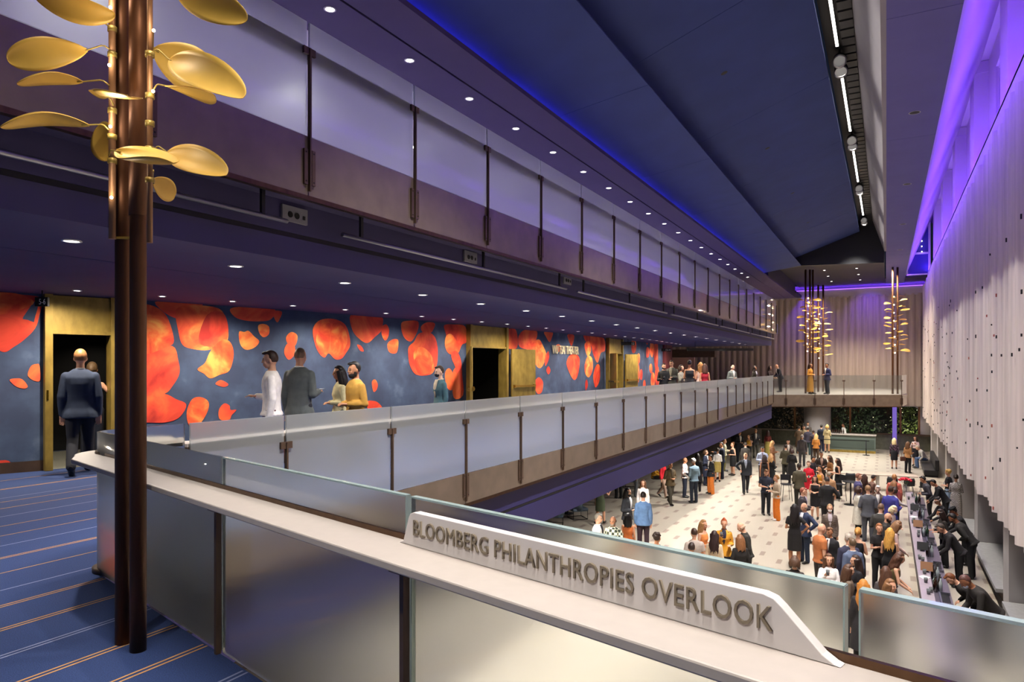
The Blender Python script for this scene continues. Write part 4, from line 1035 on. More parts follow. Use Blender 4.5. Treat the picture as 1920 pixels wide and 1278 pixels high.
def place_people():
    run_jobs()
    for q in QUEUE:
        P = q['P']; k = P.key(); s = q['H']/1.75; sc = s
        top = P.top*s; f = math.radians(q['f'])
        if q['foot']: pt = atz(q['px'], q['foot'], q['z'])
        elif q['d']: pt = atd(q['px'], q['py'], q['d'])
        else: pt = atz(q['px'], q['py'], q['z']+top.z)
        v = Vector((pt.x, pt.y)).normalized(); r = Vector((v.y, -v.x)); fd = -math.cos(f)*v+math.sin(f)*r
        rz = math.atan2(fd.x, -fd.y)                      # local -Y turned to fd
        off = Matrix.Rotation(rz, 3, 'Z') @ Vector((top.x, top.y, 0))
        if q['foot']: off = Vector((0, 0, 0))
        me = CACHE[('body',)+k]; o = bpy.data.objects.new('person', me); COL.objects.link(o)
        o.location = (pt.x-off.x, pt.y-off.y, q['z']+.004); o.rotation_euler = (0, 0, rz); o.scale = (s, s, s)
        tag(o, q['label'], 'person')
        def setm(ob, ms):
            for i, m in enumerate(ms): ob.material_slots[i].link = 'OBJECT'; ob.material_slots[i].material = m
        sk = skin(q['sk']); setm(o, [sk, M_EYE, mat('lip_'+q['sk'].strip('#'), tuple(a*b for a, b in zip(lin(q['sk']), (.75, .45, .45))), .4), hairm(q['hc'] or '#4a3a30')])
        def part(name, key, m):
            c = bpy.data.objects.new(name, CACHE[key]); COL.objects.link(c); c.parent = o; setm(c, [m]); return c
        if q['hair']:
            c = part('hair', ('hair', q['hair']), hairm(q['hc'])); c.matrix_local = P.hm
        for nm, fn, vx in parts_of(P, q['fit'], q['wide']):
            part(nm, (nm, q['fit'], q['wide'])+k, fab(q['bot'] if nm in ('trousers', 'skirt') else q['top']))
        if q['fit'] in ('suit', 'coat'): part('shirt_front', ('shirt',)+k, fab(q['shirt']))
        if q['tie']: part('tie', ('tie',)+k, fab(q['tie']))
        if q['ex']: part({'mask': 'face_mask', 'beard': 'beard', 'band': 'head_band', 'beret': 'beret'}[q['ex'][0]], ('extra', q['ex'][0])+k, fab(q['ex'][1]))
        for n in (0, 1): part('shoe', ('shoe', n)+k, mat('shoe_'+q['shoe'].strip('#'), q['shoe'], .4))
        q['obj'] = o
# ================================================================ COPPER LAMP COLUMN WITH GOLD LEAVES
def point(loc, power, color=WARM, size=.03):
    d = bpy.data.lights.new('lamp_point', 'POINT'); d.energy = power; d.color = color; d.shadow_soft_size = size
    o = bpy.data.objects.new('lamp_point', d); COL.objects.link(o); o.location = loc; return o
def leaf_mb(base, tip, width, face, bend=.0, twist=0, cup=.12, fat=.62):
    base = Vector(base); tip = Vector(tip); ax = tip-base; L_ = ax.length; a = ax.normalized()
    n = Vector(face); n = (n-a*n.dot(a)).normalized(); s = a.cross(n); mb = MB(); nt, nu = 22, 8; vs = []
    for i in range(nt+1):
        t = (1-math.cos(PI*i/nt))/2; w = width/2*(max(0, math.sin(PI*t**1.3))**.46 if 0 < t < 1 else 0)
        w = max(w, .012*(1-t) if t < .5 else 0.002)
        th = twist*(t-.35); sd = s*math.cos(th)+n*math.sin(th); nn = n*math.cos(th)-s*math.sin(th)
        for j in range(nu+1):
            u = -1+2*j/nu
            vs.append(base+a*(L_*t)+sd*(u*w)+nn*(cup*w*(u*u-.4)*2)+n*(bend*L_*math.sin(PI*t)))
    mb.add(vs, [(i*(nu+1)+j, i*(nu+1)+j+1, (i+1)*(nu+1)+j+1, (i+1)*(nu+1)+j) for i in range(nt) for j in range(nu)], 0, True)
    return mb
lc = atz(259, 1219, 0.0); lc2 = atz(231, 1205, 0.0)
col_ = thing('leaf_lamp_column', 'tall copper tube lamp column with big gold leaves standing on the overlook carpet', 'lamp', (lc.x, lc.y, 0))
TOPZ = 7.6
MB().cyl(lc2.x, lc2.y, 0, TOPZ, .042, 24).build('tube', M_COPPER, col_, world=True)
MB().cyl(lc.x, lc.y, 0, TOPZ, .042, 24).build('tube', M_COPPER, col_, world=True)
MB().cyl(lc.x, lc.y, 2.4, TOPZ, .046, 24).build('sleeve', M_COPPER, col_, world=True)
chs = []
for px, pyb, d in ((210.5, 448, 3.8), (281, 455, 3.72)):
    p = atd(px, pyb, d); m = MB().cyl(p.x, p.y, p.z, TOPZ, .0185 if px < 250 else .0145, 14)
    k = m.build('channel', M_CHAN, col_, world=True); chs.append(k)
clips = {0: [(55, 0), (103, 0), (208, 0), (257, 0), (302, 0)], 1: [(102, 0), (180, 0), (232, 0), (280, 0), (338, 0)]}
for n, (px, d) in enumerate(((210.5, 3.8), (281, 3.72))):
    for py, _ in clips[n]:
        p = atd(px, py, d); MB().lathe(p.x, p.y, [(.0185, p.z-.014), (.024, p.z-.014), (.024, p.z+.014), (.0185, p.z+.014)], 14).build('clip', M_BRASS, chs[n])
p = atd(232, 446, 3.83); MB().obox(p, (CT, ST, 0), (-ST, CT, 0), (0, 0, 1), .045, .012, .006).build('cross_plate', M_BRASS, col_, world=True)
FC = Vector((ST, -CT, 0))                                 # towards the viewer
def towards(up=0, side=0): return FC*(1-abs(up)*.5)+Vector((0, 0, up))+Vector((CT, ST, 0))*side
# base px, base depth, tip px, tip depth, width (px at depth), facing (up, side), bend, twist, cup
LEAVES = [((163, 94), 3.75, (13, 112), 3.55, 58, (-.25, 0), .08, .35, .1), ((155, 153), 3.78, (31, 156), 3.6, 62, (-1.6, 0), -.12, .25, .15),
          ((166, 169), 3.85, (206, 174), 3.9, 60, (-2.5, 0), .02, .1, .1), ((190, 178), 3.70, (246, 181), 3.35, 70, (-2.2, 0), .0, .0, -.1),
          ((167, 234), 3.78, (0, 238), 3.6, 66, (-1.7, .1), -.14, .3, .18), ((205, 300), 3.95, (184, 236), 4.1, 62, (.1, -.4), .0, .0, .06),
          ((217, 283), 3.70, (325, 305), 3.35, 66, (.6, .1), -.02, .9, .25), ((314, 286), 3.7, (425, 328), 3.45, 60, (.15, .1), .06, .5, .18),
          ((286, 336), 3.85, (328, 368), 4.05, 42, (.1, .2), .0, .1, .08), ((318, 112), 3.7, (456, 184), 3.35, 78, (.1, .15), .06, .55, .2),
          ((287, 92), 3.95, (402, 156), 4.15, 88, (.05, .1), .02, .1, .06), ((312, 161), 3.75, (402, 178), 3.6, 60, (-1.6, .2), .0, .4, .2),
          ((330, -18), 3.7, (464, 38), 3.4, 62, (-.3, .1), .05, .3, .15), ((60, -12), 3.6, (216, 26), 3.7, 62, (-.8, 0), .06, -.5, .2)]
STEMS = {0: (205, 92), 1: (205, 160), 2: None, 3: (213, 198), 4: (204, 244), 5: None, 6: (204, 292), 7: (290, 280), 8: (288, 322), 9: (288, 96), 10: (287, 58), 11: (288, 168), 12: (286, -5), 13: (203, 48)}
for i, (bp, bd, tp, td, w, (up, sd), bend, tw, cup) in enumerate(LEAVES):
    A = atd(*bp, bd); B = atd(*tp, td); W_ = w/FP*(bd+td)/2
    lf = leaf_mb(A, B, W_, towards(up, sd), bend, tw, cup).build('leaf', M_GOLD, col_, world=True)
    sf = lf.modifiers.new('thick', 'SOLIDIFY'); sf.thickness = .0025
    st = STEMS[i]
    if st:
        Q = atd(st[0], st[1], 3.78 if bp[0] < 250 else 3.7)
        mid = Q.lerp(A, .35)+Vector((0, 0, .022)); A2 = A.lerp(B, .09)
        MB().tube([Q, Q.lerp(mid, .6)+Vector((0, 0, .006)), mid, A, A2], .0042, 8).build('stem', M_BRASS, lf)
for px, py in ((207, 14), (205, 122), (207, 237), (209, 370), (288, 57), (287, 171)):
    p = atd(px, py, 3.77 if px < 250 else 3.68)
    m = MB(); m.ball(p, .0085); m.build('bulb', M_LEDW, col_, world=True)
    point(p+FC*.05, 1.3 if py < 300 else .8)
for q in (atd(150, 60, 3.2), atd(360, 240, 3.2)): pass
p = atd(214, 187, 3.45); point(p-Vector((0, 0, .05)), 2.5, (1, .95, .85))
# ---------------------------------------------------------------- far lamp columns on the walkway
def far_column(px, d, ytop, ybot, zpole, label, n, seed, tubes):
    r = random.Random(seed); base = atd(px, 720, d); base.z = 0
    t = thing('leaf_lamp_column', label, 'lamp', tuple(base), 0)
    for dx in tubes: MB().cyl(dx*CT, dx*ST, 0, zpole, .055, 12).build('tube', M_COPPER, t)
    z1 = EYE+(HY-ytop)/FP*d; z0 = EYE+(HY-ybot)/FP*d
    for i in range(n):
        z = z0+(z1-z0)*(i+.5)/n; a = i*2.4+r.uniform(-.3, .3); L_ = r.uniform(.34, .52)
        dr = Vector((math.cos(a), math.sin(a), r.uniform(-.15, .2))); A = Vector((0, 0, z))+dr*.22
        lf = leaf_mb(A, A+dr*L_, r.uniform(.2, .27), (r.uniform(-.3, .3), r.uniform(-.9, -.2), 1), r.uniform(-.05, .1), r.uniform(-.3, .3), .15).build('leaf', M_GOLD, t)
        MB().tube([Vector((0, 0, z-.03)), A, A+dr*.05], .008, 5).build('stem', M_BRASS, lf)
    nb = 8
    for i in range(nb):
        a = -PI/2-.6+r.uniform(-.5, .5); z = z0-.1+(z1-z0)*i/(nb-1)
        MB().ball((.12*math.cos(a), .12*math.sin(a), z), .032).build('bulb', M_LEDW, t)
    for f_ in (.1, .45, .85): point((base.x+.1, base.y-.4, z0+(z1-z0)*f_), 10)
    return t
far_column(1517, 39.2, 556, 655, 7.1, 'gold leaf lamp column on the far walkway behind the woman in amber', 28, 3, (-.2, .05, .22))
far_column(1538.5, 41.5, 572, 668, 6.5, 'gold leaf lamp column on the far walkway between the standing couple', 26, 5, (-.14, .16))
far_column(1679, 38.6, 553, 658, 7.15, 'gold leaf lamp column at the curtain end of the far walkway', 30, 8, (-.16, .12))
# ================================================================ BAR IN THE LOWER HALL
BZ = -3.1
M_BTOP = mat('bar_ledge_stone', '#8f858c', .3, noise=.06, nscale=10); M_BIN = mat('bar_well_dark', '#2a2630', .3, metal=.3); M_BLK = mat('bar_front', '#26232a', .45)
bar = thing('bar_counter', 'long dark bar counter with pale customer ledge beside the wall of curtain', 'bar', (.95, 21.5, GZ))
Y0, Y1 = 12.5, 29.4
MB().box(.72, .80, Y0, Y1, GZ, BZ-.04).build('front_panel', M_BLK, bar, world=True)
MB().box(.62, .86, Y0, Y1, BZ-.04, BZ).build('ledge', M_BTOP, bar, bevel=.006, world=True)
MB().box(.86, 1.16, Y0, Y1, GZ+.1, BZ-.20).build('body', M_BLK, bar, world=True)
MB().box(.86, 1.2, Y0, Y1, BZ-.20, BZ-.17).build('work_top', mat('steel_worktop', '#6d6673', .28, metal=.5), bar, world=True)
for y in (13.9, 16.3, 18.9, 21.6, 24.2, 26.8):
    m = MB(); m.box(1.0, 1.16, y, y+.75, BZ-.165, BZ-.162, 1); m.box(.98, 1.18, y-.03, y, BZ-.17, BZ-.11); m.box(.98, 1.18, y+.75, y+.78, BZ-.17, BZ-.11); m.box(.97, 1.0, y-.03, y+.78, BZ-.17, BZ-.11)
    m.build('ice_well', [M_STEEL, M_BLACK], bar, world=True)
rb_ = random.Random(11)
M_WINE = mat('dark_wine', '#3a1416', .1, coat=1); M_CUP = mat('clear_cup', '#cfd6d8', .08, trans=.8, ior=1.3); M_PAPER = mat('paper_white', '#ece9e6', .7)
cup = thing('drink_cup', 'small drink cup standing on the bar', 'cup', (.72, 15.0, BZ), 0, 'drink cups on the bar')
MB().lathe(0, 0, [(0, .003), (.03, .003), (.04, .11), (.037, .11), (.028, .01)], 12).build('cup_wall', M_CUP, cup); MB().lathe(0, 0, [(0, .005), (.029, .006), (.034, .07), (0, .07)], 12).build('drink', M_WINE, cup)
for i, y in enumerate((15.5, 16.35, 16.5, 17.2, 17.9, 19.0, 19.2, 20.4, 21.7, 22.1, 23.5, 23.8, 24.9, 26.1, 26.4, 27.6, 28.3)):
    c = copy_tree(cup); c.location = (.68+.14*rb_.random(), y, BZ)
M_BOT = [mat('bottle_green', '#1d3a24', .1, coat=1), mat('bottle_brown', '#2c1710', .1, coat=1), mat('bottle_clear', '#a9b4b6', .1, coat=1)]
bot = thing('liquor_bottle', 'dark bottle standing in the well of the bar', 'bottle', (.92, 17.2, BZ-.168), 0, 'bottles in the bar wells')
MB().lathe(0, 0, [(0, 0), (.037, 0), (.038, .19), (.016, .24), (.014, .30), (0, .30)], 12).build('glass_body', M_BOT[1], bot); MB().lathe(0, 0, [(.016, .295), (.017, .325), (0, .325)], 10).build('cap', M_BLACK, bot)
k = 0
for y0, n in ((17.25, 6), (18.2, 6), (20.3, 7), (22.6, 8), (25.2, 8), (27.9, 7)):
    for i in range(n):
        c = copy_tree(bot); c.location = (.92+.09*(i % 2)+.015*rb_.random(), y0+.1*(i//2)+.02*rb_.random(), BZ-.168); k += 1
        for ch in c.children:
            if ch.name.startswith('glass_body'): ch.material_slots[0].link = 'OBJECT'; ch.material_slots[0].material = M_BOT[k % 3]
for i, y in enumerate((18.1, 20.1, 22.9, 25.5)):
    t = thing('tablet_stand', f'tablet computer tilted on a stand on the bar, {["first", "second", "third", "fourth"][i]} from the overlook', 'tablet', (.8, y, BZ))
    m = MB().obox((0, 0, .13), (1, 0, 0), (0, .45, .9), (0, -.9, .45), .12, .1, .008); m.build('case', M_BLACK if i % 2 else mat('walnut', '#7a5230', .5), t)
    MB().obox((0, .0072, .1336), (1, 0, 0), (0, .45, .9), (0, -.9, .45), .105, .085, .003).build('screen', mat('tablet_screen', '#27304a', .1, coat=1), t)
    MB().box(-.05, .05, -.02, .1, .001, .012).build('foot', M_BLACK, t); MB().tube([(0, .07, .01), (0, .02, .1)], .012, 8).build('neck', M_BLACK, t)
for i, (y, lab) in enumerate(((15.2, 'white paper napkins fanned on the bar near its close end'), (17.6, 'folded white menu lying on the bar beside the olive camisole'), (24.5, 'white menu lying by the royal blue suit on the bar'))):
    m = MB(); m.obox((.73, y, BZ+.004), (.9, .4, 0), (-.4, .9, 0), (0, 0, 1), .07, .1, .0035); m.obox((.75, y+.03, BZ+.011), (.6, .8, 0), (-.8, .6, 0), (0, 0, 1), .06, .09, .003)
    tag(m.build('paper_menu', M_PAPER), lab, 'paper')
vase = thing('flower_vase', 'glass vase of bright red flowers on the far part of the bar', 'flowers', tuple(atz(1697, 921, BZ)))
MB().lathe(0, 0, [(0, .003), (.06, .003), (.075, .16), (.055, .24), (.06, .26)], 14).build('vase', M_CUP, vase)
m = MB(); r5 = random.Random(2)
for i in range(34):
    a = r5.uniform(0, 2*PI); q = r5.uniform(0, .2); m.ball((q*math.cos(a), q*math.sin(a), .40+.09*math.cos(q*7)+r5.uniform(-.02, .02)), .05, .05, .036, 8)
m.build('blossom', mat('red_flower', '#c4142c', .6), vase)
m = MB()
for i in range(9): a = i*.7; m.tube([(0, 0, .1), (.05*math.cos(a), .05*math.sin(a), .26), (.12*math.cos(a), .12*math.sin(a), .39)], .005, 5)
m.build('stem', mat('stem_green', '#3a5a2c', .6), vase)
# long high table across the hall with black shell chairs
TZ = -3.45
a_ = atz(1575, 886, TZ); b_ = atz(1722, 894, TZ); dv = Vector((b_.x-a_.x, b_.y-a_.y)); dl = dv.length; dv.normalize(); nv = Vector((-dv.y, dv.x))
if nv.y < 0: nv = -nv
tb = thing('long_table', 'long pale table across the hall beyond the bar', 'table', (a_.x, a_.y, GZ))
ctr = Vector((a_.x, a_.y))+dv*dl/2+nv*.4
MB().obox((ctr.x, ctr.y, TZ-.02), (dv.x, dv.y, 0), (nv.x, nv.y, 0), (0, 0, 1), dl/2, .4, .02).build('table_top', mat('pale_wood', '#b4a596', .45), tb, bevel=.005, world=True)
for u in (.12, .5, .88):
    p = Vector((a_.x, a_.y))+dv*dl*u+nv*.4
    MB().obox((p.x, p.y, (TZ-.04+GZ)/2), (dv.x, dv.y, 0), (nv.x, nv.y, 0), (0, 0, 1), .05, .3, (TZ-.04-GZ)/2).build('leg', mat('pale_leg', '#c9c0b4', .5), tb, world=True)
def chair_proto(label, group, hs=.46):
    t = thing('shell_chair', label, 'chair', (0, 0, GZ), 0, group)
    m = MB(); vs = []
    prof = [(-.2, hs-.01, .2), (0, hs-.02, .215), (.16, hs, .21), (.22, hs+.08, .215), (.25, hs+.22, .22), (.265, hs+.36, .18)]
    for y, z, w in prof:
        for j in range(7):
            u = -1+j/3; vs.append((u*w, y-.04*u*u*(1 if z > hs+.02 else 0), z+.02*u*u))
    m.add(vs, [(i*7+j, i*7+j+1, (i+1)*7+j+1, (i+1)*7+j) for i in range(5) for j in range(6)], 0, True)
    o = m.build('seat_shell', M_DARK, t); sf = o.modifiers.new('thick', 'SOLIDIFY'); sf.thickness = .018
    for sx in (-1, 1):
        for sy in (-1, 1): MB().tube([(sx*.14, sy*.13, hs-.02), (sx*.2, sy*.2, .0)], .011, 8).build('leg', M_BLACK, t)
    return t
ch = chair_proto('black shell chair with its back to the viewer at the long pale table', 'black shell chairs at the long table')
spots = [(1594, 906), (1672, 914), (1704, 917), (1734, 921)]
face = math.atan2(nv.x, nv.y)
for i, (px, py) in enumerate(spots):
    c = ch if i == 0 else copy_tree(ch)
    p = atz(px, py+13, GZ); c.location = (p.x, p.y, GZ+.002); c.rotation_euler = (0, 0, PI-face*1)
# pedestal tables and stools among the crowd
def pedestal(px, py, h, rtop, label, m=M_BLACK):
    p = atz(px, py, GZ); t = thing('pedestal_table', label, 'table', (p.x, p.y, GZ))
    MB().lathe(0, 0, [(0, 0), (.25, 0), (.25, .015), (.06, .03), (.0, .03)], 24).build('base', m, t)
    MB().cyl(0, 0, .02, h-.03, .03, 12).build('post', m, t)
    MB().lathe(0, 0, [(0, h-.03), (rtop, h-.03), (rtop, h), (0, h)], 28).build('table_top', m, t)
    return t
pedestal(1595, 946, .98, .32, 'black round pedestal table standing alone by the mid grey suit')
pedestal(1064, 962, .45, .3, 'low dark side table between the lounge chairs', M_DARK)
def stool(px, py, label, rz):
    p = atz(px, py, GZ); t = thing('bar_stool', label, 'stool', (p.x, p.y, GZ+.002), rz)
    MB().box(-.19, .19, -.18, .18, .68, .72).build('seat', M_DARK, t, bevel=.01); 
    for sx in (-1, 1):
        for sy in (-1, 1): MB().tube([(sx*.15, sy*.14, .69), (sx*.2, sy*.19, 0)], .012, 8).build('leg', M_BLACK, t)
    MB().box(-.19, .19, .16, .19, .85, 1.1).build('backrest', M_DARK, t, bevel=.01)
    for sx in (-1, 1): MB().box(sx*.16-.01, sx*.16+.01, .165, .185, .7, .9).build('back_post', M_BLACK, t)
stool(1474, 938, 'black high stool beside the broad olive jacket', .4)
stool(1574, 938, 'black high stool by the pedestal table', -.8)
# lounge chairs under the balcony
def armchair(px, py, rz, label, c='#5b6c7e'):
    p = atz(px, py, GZ); t = thing('lounge_chair', label, 'chair', (p.x, p.y, GZ+.002), rz)
    m = MB(); vs = []
    for i in range(13):
        a = PI*(-.08+1.16*i/12); x, y = .36*math.cos(a), .02+.34*math.sin(a); hb_ = .62+.16*max(0, math.sin(a))
        vs += [(x*.92, y*.92, .34), (x*1.08, y*1.08, hb_), (x*1.0, y*1.0, hb_+.015), (x*.82, y*.82, .40)]
    m.add(vs, [(i*4+j, i*4+(j+1) % 4, (i+1)*4+(j+1) % 4, (i+1)*4+j) for i in range(12) for j in range(4)]+[(0, 1, 2, 3), (48, 51, 50, 49)], 0, True)
    m.build('backrest', fab(c), t); MB().box(-.31, .31, -.34, .3, .3, .42).build('seat', fab(c), t, bevel=.04)
    f = MB()
    for sx in (-1, 1):
        f.tube([(sx*.3, -.3, .31), (sx*.3, -.3, .01), (sx*.3, .28, .01), (sx*.3, .28, .33)], .011, 6)
    f.tube([(-.3, -.3, .012), (.3, -.3, .012)], .011, 6); f.tube([(-.3, .28, .012), (.3, .28, .012)], .011, 6)
    f.build('frame', M_BLACK, t)
armchair(1041, 983, -1.2, 'blue grey lounge chair lowest under the balcony edge, cut by the overlook glass')
armchair(1082, 971, 2.4, 'blue grey lounge chair beside the low side table')
armchair(1102, 944, 2.0, 'blue grey lounge chair next to the olive dress')
armchair(1180, 914, 2.2, 'blue grey lounge chair behind the dark-suited legs')
p = atz(1052, 958, GZ+.45); t = thing('shoulder_bag', 'bright orange bag left on a lounge chair under the balcony', 'bag', (p.x, p.y, GZ+.43))
MB().box(-.16, .16, -.06, .06, 0, .24).build('bag_body', fab('#d8481e'), t, bevel=.04); MB().tube([(-.1, 0, .22), (-.08, 0, .36), (.08, 0, .36), (.1, 0, .22)], .01, 8).build('handle', fab('#a8361a'), t)
p = atz(1125, 930, GZ)
# bags
def handbag(px, py, z, label, c, w=.28, h=.24):
    p = atz(px, py, z); t = thing('handbag', label, 'bag', (p.x, p.y, z), TH)
    m = MB(); m.prism([(-w/2, -.06), (w/2, -.06), (w/2, .06), (-w/2, .06)], 0, h); m.build('bag_body', fab(c), t, bevel=.03)
    MB().tube([(-w*.3, 0, h-.02), (-w*.22, 0, h+.2), (w*.22, 0, h+.2), (w*.3, 0, h-.02)], .011, 8).build('handle', fab(c), t)
handbag(1693, 864, -3.5, 'brown handbag held by the woman in a tan jumper', '#5a3a2c')
# back counter under the far windows
ctr_ = thing('back_counter', 'grey green serving counter under the far windows', 'counter', (-2, 51.2, GZ))
MB().box(-3.5, -.62, 50.9, 51.6, GZ, -3.06).build('body', mat('grey_green_laminate', '#5d6a64', .45), ctr_, world=True)
MB().box(-3.54, -.58, 50.84, 51.66, -3.06, -3.0).build('counter_top', M_STONE, ctr_, bevel=.01, world=True)
MB().box(-3.5, -.62, 50.87, 50.9, GZ, GZ+.16).build('kick_plate', M_BRASS, ctr_, world=True)
MB().box(-3.4, -.7, 50.88, 50.9, GZ+.3, -3.3).build('front_panel', mat('dark_green_panel', '#46524c', .4), ctr_, world=True)
for i in range(7):
    c = copy_tree(bot); c['label'] = 'small bottle standing on the far serving counter'; c['group'] = 'bottles on the far counter'; c.location = (-3.2+.11*i, 51.2+.05*(i % 2), -3.0)
p = atz(1624, 853, GZ); st_ = thing('stanchion', 'thin black queue post before the far serving counter', 'post', (p.x, p.y, GZ))
MB().lathe(0, 0, [(0, 0), (.22, 0), (.22, .012), (0, .02)], 20).build('base', M_BLACK, st_); MB().cyl(0, 0, .01, 1.0, .03, 12).build('pole', M_DARK, st_)
MB().obox((-1.9*CT/1.0, -.3, .93), (1, .15, 0), (-.15, 1, 0), (0, 0, 1), 1.85, .004, .025).build('belt', M_BLACK, st_)
# big round column and violet lit post at the far windows
struct(MB().cyl(-4.3, 53.0, GZ, -.68, .88, 40).build('column', M_GREYW), 'broad round grey column before the far windows')
MB2 = MB().box(.36, .62, 53.2, 53.5, GZ, -.7); tag(MB2.build('light_post', glow('violet_post', (.35, .22, .95), .55)), 'violet glowing square post before the far windows', 'light')
# benches along the wall
M_BENCH = mat('bench_stone', '#8d8c8c', .6, noise=.08, nscale=12)
for i, (y0, y1) in enumerate(((13.7, 18.8), (19.8, 24.8), (25.8, 28.4), (31.8, 36.9))):
    t = thing('wall_bench', ['long grey stone bench along the wall just behind the bar staff', 'grey stone bench behind the middle of the bar', 'grey stone bench past the dotted dress', 'grey stone bench by the far end of the long table'][i], 'bench', (2.7, (y0+y1)/2, GZ))
    MB().box(2.28, 3.04, y0, y1, -3.82, -3.72).build('seat', M_BENCH, t, bevel=.01, world=True); MB().box(2.5, 3.04, y0+.02, y1-.02, GZ, -3.82).build('base', M_BRONZE, t, world=True)
t = thing('upholstered_bench', 'black upholstered bench with a low back under the far sill', 'bench', (2.0, 44.5, GZ))
MB().box(1.72, 2.35, 41.5, 46.2, GZ+.1, -3.83).build('seat', mat('black_leather', '#17181b', .45), t, bevel=.03, world=True); MB().box(2.2, 2.4, 41.5, 46.2, -3.83, -3.3).build('backrest', mat('black_leather', '#17181b', .45), t, bevel=.03, world=True)
MB().box(1.76, 2.35, 41.6, 46.1, GZ, GZ+.1).build('plinth', M_DARK, t, world=True)
# ceiling beam and track near the end of the corridor
struct(MB().box(-16, -9.3, 43.0, 43.5, 2.12, 2.62).build('beam', M_BRONZED), 'dark bronze beam across the end of the corridor')
a_ = atd(1290, 655, 30); b_ = atd(1411, 655, 33)
t = thing('ceiling_track', 'long black lighting track hung at the end of the corridor soffit', 'light', tuple((a_+b_)/2))
dd = (b_-a_).normalized(); nn = Vector((-dd.y, dd.x, 0))
MB().obox((a_+b_)/2, dd, nn, (0, 0, 1), (b_-a_).length/2, .05, .06).build('rail', M_BLACK, t, world=True)
for u in (.1, .9):
    p = a_.lerp(b_, u); MB().tube([(p.x, p.y, p.z+.05), (p.x, p.y, max(2.66, p.z+.1))], .01, 6).build('hanger', M_BLACK, t, world=True)
# ================================================================ PLANTED COURT BEHIND THE FAR WINDOWS
struct(MB().box(-20, 6, YF+9, YF+9.2, GZ, 4).build('wall_court', M_BLACK), 'dark night wall across the planted court')
struct(MB().box(-20, 6, YF+.3, YF+9, GZ-.1, GZ).build('ground', M_DARK), 'dark ground of the planted court')
def bush(x, y, z0, w, h, n, m, label, seed, sz=.16):
    r = random.Random(seed); mb = MB()
    for i in range(n):
        a = r.uniform(0, 2*PI); q = w*math.sqrt(r.random()); c = Vector((x+q*math.cos(a), y+q*.6*math.sin(a), z0+h*r.random()))
        d = Vector((r.uniform(-1, 1), r.uniform(-1, 1), r.uniform(-.4, 1))).normalized(); s = d.cross(Vector((r.uniform(-1, 1), r.uniform(-1, 1), .3))).normalized(); L_ = sz*r.uniform(.6, 1.6)
        mb.add([c, c+d*L_*.5+s*L_*.22, c+d*L_, c+d*L_*.5-s*L_*.22], [(0, 1, 2, 3)], 0)
    o = mb.build('garden_foliage', m, fix=False); tag(o, label, 'plants', kind='stuff')
GRN = [mix_mat('leaf_deep', '#182414', '#34482a', 3, .4, .6, .6), mix_mat('leaf_olive', '#3a421e', '#6a7838', 3, .4, .6, .6), mix_mat('leaf_bronze', '#2c2018', '#5a4430', 3, .4, .6, .6)]
bush(-13.2, 57, GZ, 4.2, 3.2, 1300, GRN[0], 'dark foliage behind the far windows near the low white wall', 1, .22)
bush(-6.4, 57, GZ, 2.2, 3.2, 900, GRN[2], 'bronze foliage behind the windows next to the grey column', 2, .2)
bush(-2.0, 57, GZ, 1.9, 3.2, 1200, GRN[0], 'deep green foliage behind the serving counter', 3, .22)
bush(1.5, 56.6, GZ, 1.3, 3.4, 1000, GRN[1], 'bright olive foliage behind the corner window', 4, .2)
m = MB(); r7 = random.Random(4)
for i in range(46): m.ball((r7.uniform(-14, -9.4), r7.uniform(56, 58), r7.uniform(-3.0, -1.9)), .028, n=6)
for i in range(16): m.ball((r7.uniform(-6, 2), r7.uniform(56, 58), r7.uniform(-3.2, -1.4)), .022, n=6)
tag(m.build('string_light', glow('garden_bulb', (1, .85, .5), 4)), 'scatter of tiny bulbs among the dark foliage outside', 'lights', kind='stuff')
for x, w_ in ((-11, 90), (-6, 60), (-1.5, 150), (1.4, 160)): point((x, YF+1.3, -3.6), w_, (1, .92, .72), .2)
# cups in hands are things of their own
def held_cup(px, py, d, label):
    c = copy_tree(cup); c.location = atd(px, py, d)-Vector((0, 0, .06)); c['label'] = label; del c['group']
# ---------------------------------------------------------------- who stands where (pixel of the head top, height, facing: 0 = towards the viewer, 90 = to the photo's right, 180 = away)
R_, C_, F_, D_ = 'reach', 'clasp', 'fwd', 'down'
BK, NV, GR, CH = '#141418', '#1f2a48', '#5a5a60', '#2b2c32'
# --- lower hall, near the balcony edge
who(1178, 915, 1.83, 60, 'm', C_, 'suit', '#3b3d42', '#2a2422', 'long', '#1c1512', FAIR, 'long-haired bearded man in dark grey jacket and white tee facing the blue blazer', ex=('beard', '#1c1512'), shirt='#f2f2f0')
who(1206, 922, 1.85, 180, 'm', D_, 'suit', '#5f7fa8', '#33222a', 'short', '#2a211c', FAIR, 'man seen from behind in a light blue blazer and plum trousers')
who(1205.6, 908, 1.70, 0, 'f', D_, 'shirt', '#efe4de', '#2d2620', 'wavy', '#5a3a24', FAIR, 'brown-haired woman in a pale top facing the man in the light blue blazer', d=24.4)
who(1123, 963, 1.80, 70, 'm', D_, 'suit', '#e4e2de', '#3a3a3e', 'short', '#8c8578', FAIR, 'grey-haired man in a white jacket at the overlook glass, head and shoulders showing', shirt='#222226')
who(1149, 968, 1.78, -20, 'm', C_, 'shirt', check_mat('plaid_olive', '#d8d8b8', '#2d3428', 14, 14), '#2c2c30', 'fringe', '#6b5a48', TAN, 'balding man in a checked black and cream shirt', ex=('beard', '#8a7a68'))
who(1126, 920, 1.66, 160, 'f', ('out', D_), 'dress', '#46503a', '#46503a', 'verylong', '#6b4a30', FAIR, 'woman with very long brown hair in an olive dress beside the lounge chairs', legs='walk', d=24.9)
